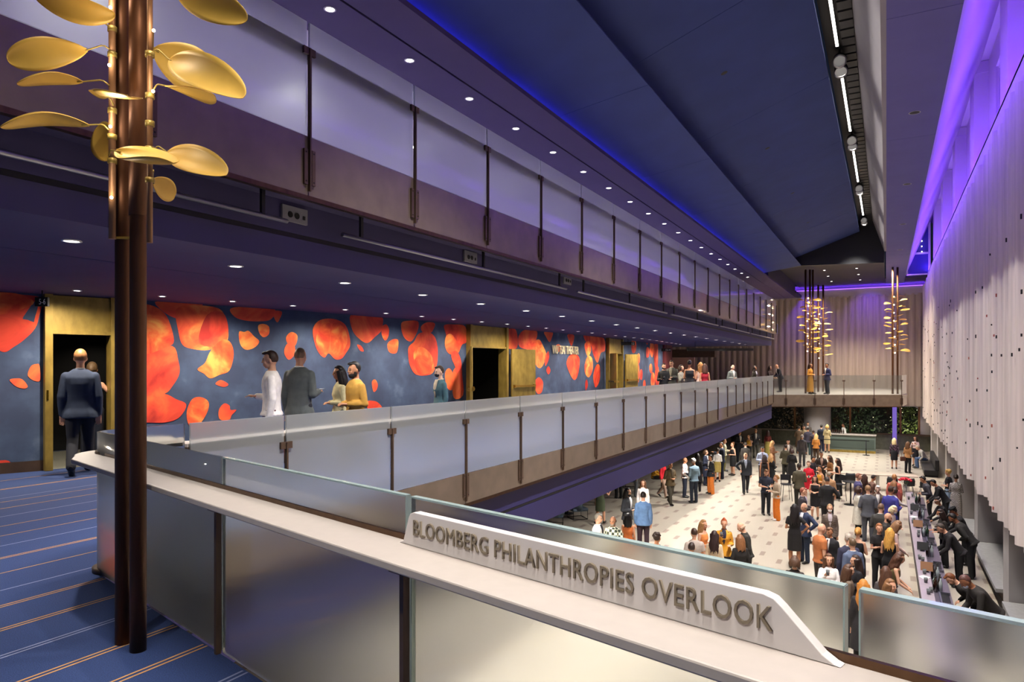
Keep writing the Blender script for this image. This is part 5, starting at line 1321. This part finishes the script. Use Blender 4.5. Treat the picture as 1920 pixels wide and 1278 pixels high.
who(1160, 880, 1.78, 200, 'm', D_, 'suit', BK, BK, 'short', '#1b1714', TAN, 'dark-suited legs showing under the balcony edge behind the long-haired man', foot=934)
who(1192, 880, 1.8, 90, 'm', D_, 'suit', '#6a6e74', '#5c6064', 'short', '#3b2e24', FAIR, 'person in pale grey trousers half hidden by the balcony edge', foot=931)
who(1226, 890, 1.75, 80, 'm', 'rest', 'shirt', '#d59a2a', '#1a1a1c', 'short', '#2a211c', TAN, 'seated person in black trousers and mustard top under the balcony edge', legs='sit', foot=915)
who(1232.6, 999, 1.74, 150, 'm', D_, 'shirt', CH, CH, 'curly', '#30231a', TAN, 'lone dark curly head just above the overlook glass')
who(1178, 962, 1.66, 170, 'f', D_, 'dress', '#b4602c', '#b4602c', 'long', '#15110f', TAN, 'black-haired woman in a rust dress in front of the long-haired man')
who(1243, 868, 1.70, 60, 'f', D_, 'shirt', '#d3202e', '#b89a86', 'long', '#3a2a20', FAIR, 'person in a bright red top and beige trousers walking by the balcony edge', foot=932, legs='walk')
who(1257.5, 866, 1.78, 30, 'm', C_, 'suit', '#54452c', '#3f3a30', 'short', '#2a2018', TAN, 'man in a brown jacket strolling beside the red top', shirt='#4a4030', legs='walk')
who(1285, 857.5, 1.75, 80, 'm', F_, 'shirt', mix_mat('floral_white', '#e6e2de', '#b84a4a', 22, .58, .62), '#242a3c', None, '#3a2a20', TAN, 'bald man in a white shirt with red print and navy jeans')
who(1300, 859, 1.87, 215, 'm', F_, 'shirt', '#6f8796', '#242c3a', 'short', '#cfc8c0', FAIR, 'white-haired man in a faded denim shirt with his back turned')
who(1308, 850, 1.74, 170, 'f', D_, 'coat', BK, BK, 'long', '#241a16', TAN, 'woman in a black coat with a bag behind the denim shirt')
who(1331.5, 853, 1.74, -60, 'f', C_, 'suit', '#1e1e22', '#d6792e', 'updo', '#2a1e16', TAN, 'woman in black blazer and wide orange trousers in the spotlit patch', wide=.035, shirt='#eeeae4')
who(1324, 843, 1.72, 70, 'f', F_, 'coat', '#22283c', '#22283c', 'bob', '#4a3424', FAIR, 'woman with brown bob in a long navy coat talking to the black blazer')
who(1345.5, 840, 1.66, 175, 'f', F_, 'skirt', '#ece8e2', '#a8924e', 'updo', '#3a281c', TAN, 'woman in white blouse and golden skirt seen from behind')
who(1352, 829, 1.86, -70, 'm', ('out', F_), 'suit', '#1d2230', '#1d2230', 'short', '#241b16', TAN, 'tall man in dark navy suit with raised forearm beside the golden skirt')
who(1359, 823, 1.75, 95, 'm', F_, 'shirt', '#b9b59a', '#6d6a3a', 'short', '#b08a5a', FAIR, 'man in pale shirt and olive trousers at the balcony corner')
who(1373, 829, 1.74, -60, 'f', ('hip', C_), 'tankskirt', '#151416', '#17171a', 'bun', '#6a4428', FAIR, 'woman in black top and pencil skirt with a hand on her hip')
who(1387, 807, 1.90, 30, 'm', C_, 'suit', '#1b1e26', '#1b1e26', 'short', '#3a2c22', FAIR, 'tall man in dark suit with open white collar near the far lounge')
who(1379, 801, 1.82, 170, 'm', D_, 'suit', BK, BK, 'short', '#1a1512', TAN, 'man in black standing in shade at the tall man’s shoulder'.replace('’', ''))
who(1403.7, 814, 1.70, -50, 'f', F_, 'tank', '#d7a43a', '#1a1a1c', 'updo', '#3a2a1c', FAIR, 'woman in mustard sleeveless top and black trousers talking to tall man')
who(1417, 803.5, 1.82, 10, 'm', ('hip', F_), 'suit', '#3e3e42', '#55554e', None, '#2a2018', FAIR, 'bald man in grey suit and pale shirt standing by the low white wall')
who(1440, 807, 1.70, 165, 'f', D_, 'longskirt', '#6e2b26', '#c9b866', 'long', '#3a1c16', TAN, 'woman in rust top and long yellow skirt with her back turned')
who(1397.5, 829, 1.76, 190, 'm', D_, 'suit', '#3a3632', '#222226', 'short', '#4a4038', FAIR, 'man in charcoal jacket seen from behind the walking man')
who(1398, 849.5, 1.82, 5, 'm', ('hip', D_), 'suit', '#23262c', '#1d1f24', 'short', '#a68a66', FAIR, 'sandy-haired man in dark suit walking across the open floor', legs='walk', shirt='#9aa2b4')
who(1430, 838, 1.78, 5, 'm', C_, 'shirt', '#aab4cc', '#26262c', 'short', '#1d1713', TAN, 'man in light blue shirt and dark red tie looking down', tie='#5a1f1f', hp=.35)
who(1449, 826, 1.68, 100, 'f', F_, 'coat', '#7a5236', '#1a1a1c', 'long', '#b48a58', FAIR, 'blonde woman in a caramel coat near the low green wall')
who(1433.7, 853, 1.66, 175, 'f', D_, 'dress', '#1c1416', '#1c1416', 'long', '#2c1a16', TAN, 'dark-haired woman in black dress with a gold bag, back turned')
who(1446, 850.5, 1.70, 150, 'f', F_, 'coat', '#16161a', '#16161a', 'wavy', '#c89a66', FAIR, 'woman with wavy blonde hair in a black coat')
who(1473.6, 833.5, 1.78, 165, 'm', C_, 'suit', '#46402e', '#23221f', 'short', '#2c1c14', FAIR, 'man with dark hair in an olive brown suit seen from behind')
who(1478, 824, 1.76, 10, 'm', F_, 'suit', '#4c4440', '#2c2c30', 'short', '#1b1613', FAIR, 'man in glasses facing the olive brown suit', shirt='#d8d0c8')
who(1484, 841, 1.72, 200, 'f', C_, 'coat', '#1a1718', '#1a1718', 'bob', '#3a2620', FAIR, 'woman in a black coat beside the olive brown suit')
who(1437, 880.5, 1.76, 15, 'm', C_, 'tee', '#252a3a', '#191b22', 'short', '#7a5636', FAIR, 'man in navy polo with strapped bag holding a drink close', hp=.3)
who(1454.6, 890.5, 1.68, -70, 'f', F_, 'shirt', '#b7a48e', '#d9741f', 'updo', '#9a6a3a', FAIR, 'woman in tan knit and bright orange wide trousers', wide=.03, shoe='#e8e4de')
who(1498, 868, 1.86, 200, 'm', F_, 'suit', '#4a4433', '#2c2a24', 'buzz', '#2a211a', DEEP, 'tall broad man in olive jacket with his back turned by the red dress')
who(1516, 864.7, 1.72, 0, 'f', C_, 'sdress', '#cf1f33', '#cf1f33', 'updo', '#5a3a26', PALE, 'woman in a bright red long-sleeved dress holding a glass', hp=.2)
who(1537, 873, 1.70, -60, 'f', F_, 'tank', '#e0a03c', '#1e1c20', 'pony', '#2c1e16', TAN, 'woman in saffron halter top turned to the red dress')
who(1528, 892, 1.62, -5, 'f', C_, 'dress', '#17151a', '#17151a', 'long', '#2c1e16', FAIR, 'short woman in black strapless dress beside the big black suit')
who(1551, 893.5, 1.86, 178, 'm', ('out', F_), 'suit', '#1b1a1d', '#1b1a1d', 'buzz', '#3a3230', TAN, 'heavyset man in black suit, back turned, gesturing with one hand')
who(1507, 914.5, 1.78, 85, 'm', F_, 'suit', '#302a30', '#2a2830', 'short', '#8a4a3a', FAIR, 'man in dark jacket and lilac shirt crossing behind the bald navy suit', shirt='#b9aecb', legs='walk')
who(1507, 942.7, 1.75, -45, 'm', ('hip', 'hip'), 'suit', '#27324e', '#222c40', 'fringe', '#a08a78', FAIR, 'bald man in a navy suit smiling, hands on hips', shirt='#e6e8ee')
who(1490, 945, 1.82, 178, 'f', ('hip', C_), 'tdress', '#1a1719', '#1a1719', 'verylong', '#171112', TAN, 'woman with long black curls in a short black dress, back turned')
who(1556, 945, 1.72, 5, 'f', D_, 'suit', check_mat('tweed_brown', '#7a6a5e', '#4c423c', 40, 40), '#1f1d1e', 'buzz', '#9a7a56', FAIR, 'masked person with cropped hair in tweed jacket and white shirt', ex=('mask', '#e9e7e4'), shirt='#d9cdd2')
who(1542.7, 981.7, 1.86, 120, 'm', D_, 'tee', '#b0683a', '#3a3632', None, '#2a2018', FAIR, 'tall bald man in a rust short-sleeved shirt', hp=.25)
who(1555, 989, 1.67, -30, 'm', D_, 'suit', '#1d1c20', '#1d1c20', 'short', '#6a4a30', TAN, 'young man in black suit and dark red tie behind the rust shirt', tie='#4a1418')
who(1554, 1038.6, 1.70, 10, 'f', ('mouth', 'fold'), 'shirt', '#ece7e4', '#2c2c30', 'wavy', '#5a3a24', FAIR, 'brunette woman in a white blouse sipping a drink near the overlook glass')
who(1490.5, 1042, 1.70, 170, 'f', D_, 'shirt', '#2c2420', '#2c2420', 'bob', '#4a3222', FAIR, 'brown-haired head behind the glass edge, below the short black dress')
who(1590, 1000, 1.80, 200, 'm', D_, 'suit', '#2a2a40', '#20202c', 'short', '#a09488', FAIR, 'greying man in midnight blue suit, back turned')
who(1597, 1009, 1.78, 215, 'm', D_, 'suit', '#55607a', '#2c3040', 'short', '#5a4632', FAIR, 'brown-haired man in slate blue suit tucked against the midnight suit')
who(1609.6, 989, 1.70, 160, 'f', ('fold', 'fold'), 'dress', '#121114', '#121114', 'updo', '#c08a44', FAIR, 'blonde woman with pinned-up hair in a sleeveless black dress')
who(1603, 1041, 1.68, -70, 'f', F_, 'coat', '#17151a', '#17151a', 'verylong', '#2a1a16', FAIR, 'woman with long dark hair in black beside the brunette bob head')
who(1592.6, 1058.5, 1.66, 100, 'f', D_, 'shirt', '#6a5a4c', '#2c2c30', 'long', '#4a3020', FAIR, 'woman with glossy brown hair cut off by the overlook glass')
who(1627, 910, 1.84, 190, 'm', C_, 'suit', '#50525a', '#4a4c54', 'short', '#8a6a4a', FAIR, 'tall man in mid grey suit with balding crown, back turned, near the bar', hp=.25)
who(1611, 911.6, 1.70, 110, 'f', C_, 'coat', '#d9d2c4', '#1a1a1c', 'bob', '#3a241a', TAN, 'woman in a long cream coat behind the mid grey suit')
who(1646, 910.5, 1.76, 0, 'm', C_, 'suit', '#55483e', '#44403c', 'short', '#dcd6d0', PALE, 'white-haired smiling man in brown jacket facing the mid grey suit', hp=.1)
who(1671, 911.6, 1.88, 150, 'm', F_, 'suit', '#3b3b8c', '#2c2c50', 'short', '#3a261c', TAN, 'man in a vivid royal blue suit at the bar')
who(1652.7, 944.5, 1.78, 165, 'm', C_, 'suit', '#3a3836', '#2c2a2a', 'short', '#6a5040', FAIR, 'man in charcoal suit with bowed head below the royal blue suit', hp=.35)
who(1667, 962, 1.74, 80, 'm', C_, 'suit', '#2c2826', '#26262a', None, '#2a1e18', FAIR, 'bald man with full dark beard in black jacket', ex=('beard', '#2a1c16'), shirt='#2c2826', hp=.25)
who(1678.5, 949, 1.68, 60, 'f', F_, 'shirt', '#d8c4c0', '#38323a', 'bob', '#dcc9a0', PALE, 'platinum blonde woman with a light mask leaning over the bar', lean=.25, ex=('mask', '#dfe0e6'))
who(1687, 977.3, 1.75, 105, 'f', 'rest', 'shirt', '#e0bfb6', '#3a2c2c', 'long', '#8a6444', FAIR, 'woman in a pale pink blouse resting her arms on the bar', lean=.3)
who(1649, 982, 1.70, 15, 'f', 'fold', 'tee', '#1a181b', '#1a181b', 'updo', '#a86a3a', FAIR, 'auburn woman in a black top with folded arms')
who(1669, 990, 1.72, 165, 'f', 'fold', 'tank', '#121216', '#141418', 'verylong', '#cf9a4a', FAIR, 'woman with very long golden curls in a black camisole, back turned')
who(1610.5, 887.6, 1.80, 100, 'm', D_, 'suit', '#44406a', '#3a3858', 'short', '#8a5a48', FAIR, 'man in purple jacket sitting at the long high table')
who(1621, 889, 1.68, 175, 'f', C_, 'shirt', '#3a2820', '#2a2422', 'wavy', '#3a2218', FAIR, 'woman with thick dark brown hair beside the purple jacket')
who(1639, 890.5, 1.62, 130, 'f', 'rest', 'shirt', '#6a4c40', '#2a2624', 'short', '#2a1c16', TAN, 'person in a brown sweater leaning on crossed arms', lean=.2)
who(1677, 889, 1.74, 175, 'm', D_, 'shirt', '#c86a5a', '#333', 'short', '#b07848', FAIR, 'ginger-haired person in coral top near the red flowers'.replace('#333', ''))
QUEUE[-1]['bot'] = '#333338'
who(1676, 901, 1.66, 170, 'f', D_, 'shirt', '#9a4a50', '#2a2a2e', 'long', '#8a6040', FAIR, 'woman with straight light brown hair below the coral top')
who(1680, 913, 1.64, 120, 'f', R_, 'shirt', '#e2d8d8', '#2a2a2e', 'bob', '#30201a', TAN, 'dark-haired person in white reaching over the bar end', lean=.15)
# --- far group before the back counter
who(1498.5, 799, 1.80, 150, 'm', C_, 'coat', '#5a4632', '#3a332c', 'short', '#2a1c14', TAN, 'man in a brown mottled coat at the head of the far queue')
who(1507, 798, 1.76, 10, 'm', C_, 'shirt', '#9a8a6a', '#33302c', 'short', '#3a2a20', FAIR, 'man in khaki shirt facing the brown mottled coat')
who(1514.5, 791, 1.84, 0, 'm', D_, 'suit', '#6a625c', '#3c3a3a', 'short', '#4a3a30', FAIR, 'tallest man of the far queue, beside the grey column')
who(1515, 801, 1.78, 170, 'm', D_, 'suit', '#3a3644', '#3c5054', 'short', '#1c1614', TAN, 'man in dark violet grey jacket and teal trousers, back turned', shirt='#3a3644')
who(1525, 806, 1.74, 190, 'm', C_, 'shirt', '#443a44', '#2c2a30', 'short', '#3a2c28', FAIR, 'person in plum shirt between the teal trousers and the blonde woman')
who(1504, 815, 1.80, 175, 'm', D_, 'suit', '#5e5c60', '#56565a', 'short', '#bfb8b0', FAIR, 'white-haired man in a plain grey suit, back turned', shirt='#e6e0d8')
who(1540, 796, 1.80, 185, 'm', F_, 'suit', '#1f2433', '#262c48', 'short', '#1b1714', FAIR, 'dark-haired man in navy jacket ordering at the far counter')
who(1551, 796, 1.85, 170, 'f', F_, 'sdress', '#cbb98a', '#cbb98a', 'bob', '#c8a25e', FAIR, 'blonde woman in a pale yellow coat dress at the far counter')
who(1530.4, 813, 1.70, 165, 'f', F_, 'shirt', '#b0702e', '#4a3626', 'long', '#c8a468', FAIR, 'blonde woman in an orange brown patterned jacket, back turned')
who(1581, 793.5, 1.80, -70, 'm', C_, 'suit', '#f0eee8', '#6c6e6a', 'short', '#2c2018', TAN, 'bartender in a white jacket and grey trousers at the far counter', shirt='#f0eee8')
who(1540, 847, 1.78, 10, 'm', C_, 'suit', '#2c211c', '#241f1e', 'short', '#241a15', TAN, 'dark-haired man in chocolate brown jacket facing the viewer', shirt='#a98a7a')
who(1525, 856, 1.72, 60, 'm', C_, 'suit', '#221c22', '#1f1c20', 'short', '#1a1413', TAN, 'man in black touching his face behind the red dress', shirt='#221c22')
who(1555, 853.6, 1.70, -70, 'f', C_, 'shirt', '#8a5c34', '#2a2624', 'wavy', '#3c261a', FAIR, 'woman with dark wavy hair in a tan leopard jacket')
who(1570, 859, 1.74, -80, 'f', F_, 'maxi', '#141316', '#141316', 'verylong', '#2a1a15', FAIR, 'woman with long straight dark hair in a full-length black dress')
who(1554, 884, 1.74, 185, 'm', D_, 'shirt', '#a8805c', '#4a4038', 'buzz', '#8a7a68', FAIR, 'cropped grey head in a camel jumper behind the big black suit')
who(1676.7, 821, 1.72, 178, 'f', D_, 'skirt', mix_mat('floral_plum', '#241a22', '#8a6a88', 16, .5, .6, .8), '#16151a', 'long', '#d8c290', FAIR, 'blonde woman in a plum floral blouse and black skirt by the far sill', shoe='#141416')
who(1702.7, 828, 1.68, 150, 'f', F_, 'shirt', '#a87a4c', '#18171a', 'long', '#6a4a30', FAIR, 'woman in a tan jumper and black trousers carrying a handbag')
who(1716, 818, 1.70, -20, 'f', 'mouth', 'skirt', '#dcc0bc', '#1c1a1e', 'long', '#3a221a', FAIR, 'laughing woman in a blush blouse and dark skirt under the far sill')
who(1718, 836, 1.76, -75, 'm', 'rest', 'shirt', '#b0aca4', '#44597a', 'short', '#b8a890', FAIR, 'man in grey sweater and blue jeans sitting hunched forward', legs='sit', lean=.55, z=GZ+.03)
# --- behind the bar
who(1745.7, 900, 1.76, -85, 'm', R_, 'shirt', '#1b1a1c', '#161618', 'short', '#1a1512', TAN, 'bartender in black bending deep across the bar at its far half', lean=.55)
who(1728, 893, 1.70, -85, 'm', F_, 'shirt', '#4a4850', '#1c1c20', 'short', '#1c1715', TAN, 'person in grey top at the far tip of the bar', lean=.3)
who(1777, 880, 1.70, -110, 'f', C_, 'tee', '#17161a', '#8fa6bd', 'curly', '#c6a05a', FAIR, 'woman with curly blonde hair, black top and pale jeans behind the bar')
who(1792.6, 889, 1.74, 175, 'f', 'fold', 'smaxi', check_mat('dotted_grey', '#cfc8c2', '#55504e', 34, 34), '#b8b0aa', 'updo', '#2c2018', FAIR, 'large woman in a long black and white dotted dress beside the wall', wide=0)
who(1755, 933, 1.66, -60, 'f', R_, 'shirt', '#1a181b', '#161618', 'bun', '#1c1513', TAN, 'bartender with a headband and tied black hair', lean=0.35, ex=('band', '#c8b8b4'))
who(1761, 955, 1.66, -70, 'f', F_, 'shirt', '#2c2622', '#161618', 'long', '#2a1a16', TAN, 'masked bartender with long dark hair holding a tablet', ex=('mask', '#d6d6dc'), lean=.15)
who(1783, 951.5, 1.72, -80, 'm', R_, 'shirt', '#211e1f', '#161618', 'short', '#17120f', BROWN, 'bartender in a black cap leaning in by the wall', lean=.45, ex=('beret', '#141416'))
who(1780, 964, 1.84, -100, 'm', C_, 'shirt', '#2a2826', '#19191b', 'short', '#17120f', BROWN, 'tall bartender bent at the waist with a green towel', lean=.62, ex=('mask', '#1c1b1d'))
who(1757.5, 983, 1.76, -80, 'm', R_, 'shirt', '#232022', '#151517', 'short', '#4a4038', FAIR, 'grey-templed bartender stretching an arm over the bar', lean=0.62)
who(1774, 1077.6, 1.66, -75, 'm', F_, 'shirt', '#221e1c', '#161618', 'short', '#6a3c20', FAIR, 'russet-haired bartender bending low at the near end of the bar', lean=0.78)
who(1801, 1080.7, 1.86, -65, 'm', R_, 'shirt', '#2c2825', '#161618', 'buzz', '#5a3a34', BROWN, 'shaven-headed bartender with a pale blue mask at the near bar end', lean=0.7, ex=('mask', '#c2cbe0'))
# --- near customers along the bar
who(1691, 1037, 1.70, 95, 'f', 'rest', 'tank', '#5a4c2c', '#2a2a2e', 'wavy', '#4a2c1c', FAIR, 'woman in an olive camisole leaning on the bar', lean=.25)
who(1661, 1062, 1.70, 175, 'f', D_, 'shirt', '#4a4444', '#2c2c30', 'verylong', '#4c3020', FAIR, 'woman with very long straight brown hair near the olive camisole')
who(1671, 1086.7, 1.68, 60, 'f', C_, 'shirt', '#8a8078', '#2c2c30', 'wavy', '#7a5434', FAIR, 'head with light brown parted hair just over the glass edge')
who(1619, 1086.7, 1.74, 178, 'f', D_, 'coat', '#201d20', '#141416', 'verylong', '#b5742e', FAIR, 'woman with long copper red hair and dark coat behind the glass gap')
# --- group under the donor plate
who(1301, 990, 1.78, 200, 'm', C_, 'tee', '#a89a90', '#3a3a40', 'buzz', '#3a261a', FAIR, 'man with buzzed dark hair in a grey tee, back turned')
who(1320, 975, 1.69, 60, 'f', F_, 'maxi', '#e08a4a', '#e08a4a', 'long', '#9a7044', FAIR, 'woman in a sleeveless peach orange dress')
who(1357.6, 973, 1.74, 0, 'f', ('mouth', F_), 'suit', mix_mat('ochre_print', '#d8982a', '#3a2a1a', 15, .62, .66, .8), '#26304a', 'topknot', '#b4542a', FAIR, 'red-haired woman in ochre printed jacket sipping a drink', shirt='#2a2c44')
who(1385, 980, 1.76, -80, 'm', C_, 'shirt', '#26241f', '#26241f', 'fringe', '#c0a088', FAIR, 'bald man in a dark shirt leaning toward the ochre jacket', hp=.4, lean=.15)
who(1339.6, 995, 1.68, 175, 'f', D_, 'shirt', '#cdb89a', '#33302e', 'verylong', '#2c1a18', TAN, 'woman with very long dark hair and cream top before the ochre jacket')
who(1387, 1002, 1.68, 200, 'f', C_, 'shirt', '#1f1b1b', '#1f1b1b', 'long', '#7a5030', FAIR, 'woman with straight chestnut hair in a black top holding a phone')
who(1297, 1017.5, 1.70, 170, 'm', D_, 'shirt', '#8fb0c4', '#3a3a40', 'short', '#2c1c16', TAN, 'dark-haired head at the glass beside the grey tee')
# --- balcony tier
who(151, 657, 1.80, 176, 'm', D_, 'suit', '#26324a', '#151926', 'short', '#8a5e38', FAIR, 'man in a blue suit walking into the doorway beside the copper lamp column', d=9.95, z=0, legs='walk', hp=.05, shirt='#eef0f4')
who(173, 684, 1.62, 170, 'f', ('out', F_), 'tank', '#1b1a20', '#1a2030', 'updo', '#5a4630', FAIR, 'woman in black hidden behind the man in the blue suit', d=10.9, z=0)
who(505, 660, 1.77, -95, 'm', (F_, D_), 'shirt', '#e8e2de', '#4a2026', 'short', '#3a261c', FAIR, 'man in a white shirt and maroon trousers walking past the petal wall', d=9.6, z=0, legs='walk')
who(564, 655, 1.83, 150, 'm', (F_, D_), 'suit', '#565c5c', '#1c1c24', 'buzz', '#8a7258', FAIR, 'man in grey jacket holding a phone before the petal wall', d=10.3, z=0)
who(634, 688, 1.56, -75, 'f', C_, 'shirt', '#c6bd92', '#2a2c30', 'long', '#1a1414', TAN, 'woman in a cream print top walking with the mustard shirt', d=10.9, z=0, legs='walk')
who(663, 680, 1.62, -60, 'm', C_, 'shirt', '#b88a3a', '#2a2620', 'short', '#17120f', TAN, 'bearded man in a mustard shirt walking past the petal wall', d=9.9, z=0, ex=('beard', '#17120f'), legs='walk')
who(823, 689, 1.56, -60, 'f', D_, 'suit', '#3a5a64', '#2c3038', 'short', '#3a2a20', PALE, 'masked person in teal jacket and mottled top near the middle doorway', d=12.8, z=0, ex=('mask', '#23252c'), shirt='#b8ac98')
who(1245, 682, 1.66, 20, 'm', F_, 'shirt', '#1c1c1e', '#1c1c1e', 'short', '#1c1512', FAIR, 'bearded videographer in black holding a camera on the balcony', d=26, z=0, ex=('beard', '#1c1512'))
who(1259, 676, 1.78, -20, 'm', C_, 'suit', '#3c3c36', '#22262e', 'short', '#1c1613', FAIR, 'man in dark grey suit beside the videographer', d=27, z=0, shirt='#8a8a7c')
who(1278, 686, 1.60, 60, 'f', ('mouth', C_), 'shirt', '#8a8578', '#2a2826', 'bob', '#30241c', FAIR, 'person in grey sleeveless top drinking on the balcony', d=26, z=0)
who(1293, 675.5, 1.78, 178, 'f', F_, 'dress', '#1c1a20', '#1c1a20', 'bun', '#1a1413', TAN, 'woman with dark topknot and bare back in a black dress on the balcony', d=25.4, z=0)
who(1313, 679.5, 1.70, 200, 'f', F_, 'dress', '#ecd0c0', '#e8ccc0', 'wavy', '#b07a44', FAIR, 'woman with golden brown hair in a pale blush dress on the balcony', d=26.6, z=0)
who(1321, 683.5, 1.64, 190, 'f', D_, 'dress', '#a01c2c', '#a01c2c', 'long', '#4a2a1c', TAN, 'woman in a crimson dress next to the blush dress', d=26.2, z=0)
who(1375, 684, 1.62, 40, 'm', C_, 'suit', '#6a6e68', '#3a3c3e', 'fringe', '#c8beb0', FAIR, 'older man in grey jacket looking at a camera on the balcony', d=30.2, z=0, hp=.3)
who(1416, 686, 1.57, 60, 'f', C_, 'coat', '#3a3228', '#2a2622', 'wavy', '#2c2018', TAN, 'woman with dark hair in an olive brown coat far along the balcony', d=34.2, z=0)
who(1444, 686, 1.57, 60, 'f', 'rest', 'shirt', '#3c2c2c', '#2a2422', 'long', '#2a1a16', FAIR, 'dark-haired woman leaning at the far balcony corner', d=38.6, z=0)
who(1455, 682, 1.70, -70, 'm', 'rest', 'suit', '#23262e', '#1c1e24', None, '#caa884', FAIR, 'bald man in dark jacket leaning at the far balcony corner', d=41.2, z=0, lean=.3)
who(1520, 681.5, 1.72, 60, 'f', C_, 'smaxi', '#c08430', '#b07a30', 'long', '#3a2416', TAN, 'woman in an amber jumpsuit standing on the far walkway', d=38.3, z=0, legs='shift')
who(1550, 681.5, 1.72, -50, 'm', C_, 'suit', '#2a2c50', '#2a2c34', 'short', '#1c1613', TAN, 'man in indigo jacket standing on the far walkway', d=38.3, z=0, legs='shift')
place_people()
# ================================================================ THINGS HELD IN HANDS
def hand_at(words_, n=0):
    for q in QUEUE:
        if words_ in q['label']:
            P = q['P']; a, e, w = P.J[n]; d = (w-e).normalized(); o = q['obj']
            M = Matrix.LocRotScale(o.location, o.rotation_euler, o.scale)
            return M @ (w+d*.10+Vector((0, -.02, .02)))
for words_, n, lab in (('bright red long-sleeved', 0, 'small drink cup held by the woman in the bright red dress'), ('white blouse sipping', 0, 'drink cup raised by the brunette in the white blouse'),
                       ('ochre printed jacket sipping', 0, 'drink cup raised by the red-haired woman in ochre'), ('navy polo', 1, 'drink cup held by the man in navy polo'),
                       ('mustard sleeveless top', 0, 'drink cup held by the woman in mustard top'), ('bald man in grey suit and pale shirt', 1, 'drink cup held by the bald man by the white wall'),
                       ('rust top and long yellow', 0, 'drink cup held low by the woman in yellow skirt')):
    c = copy_tree(cup); c.location = hand_at(words_, n)-Vector((0, 0, .06)); c['label'] = lab; c['group'] = 'drink cups in hands'
for words_, n, lab in (('grey jacket holding a phone', 0, 'white phone held by the man in grey jacket before the petal wall'), ('chestnut hair in a black top', 0, 'phone held by the woman with chestnut hair'),
                       ('man in the blue suit', 0) + ('lit phone in the hand of the man in the blue suit',)):
    p = hand_at(words_, n); t = thing('phone', lab, 'phone', tuple(p), .4)
    MB().box(-.037, .037, -.075, .075, -.004, .004).build('case', M_BLACK, t, bevel=.003); MB().box(-.033, .033, -.07, .07, .0041, .005).build('screen', glow('phone_screen', (.9, .95, 1), 1.2), t)
p = hand_at('bearded videographer', 0); t = thing('video_camera', 'black camera rig held by the bearded videographer', 'camera', tuple(p), .8)
MB().box(-.05, .05, -.08, .08, -.02, .10).build('body', M_BLACK, t, bevel=.008); MB().tube([(0, -.08, .04), (0, -.17, .04)], .035, 14).build('lens', M_DARK, t); MB().tube([(0, .0, .1), (0, 0, .16)], .012, 8).build('handle', M_BLACK, t)
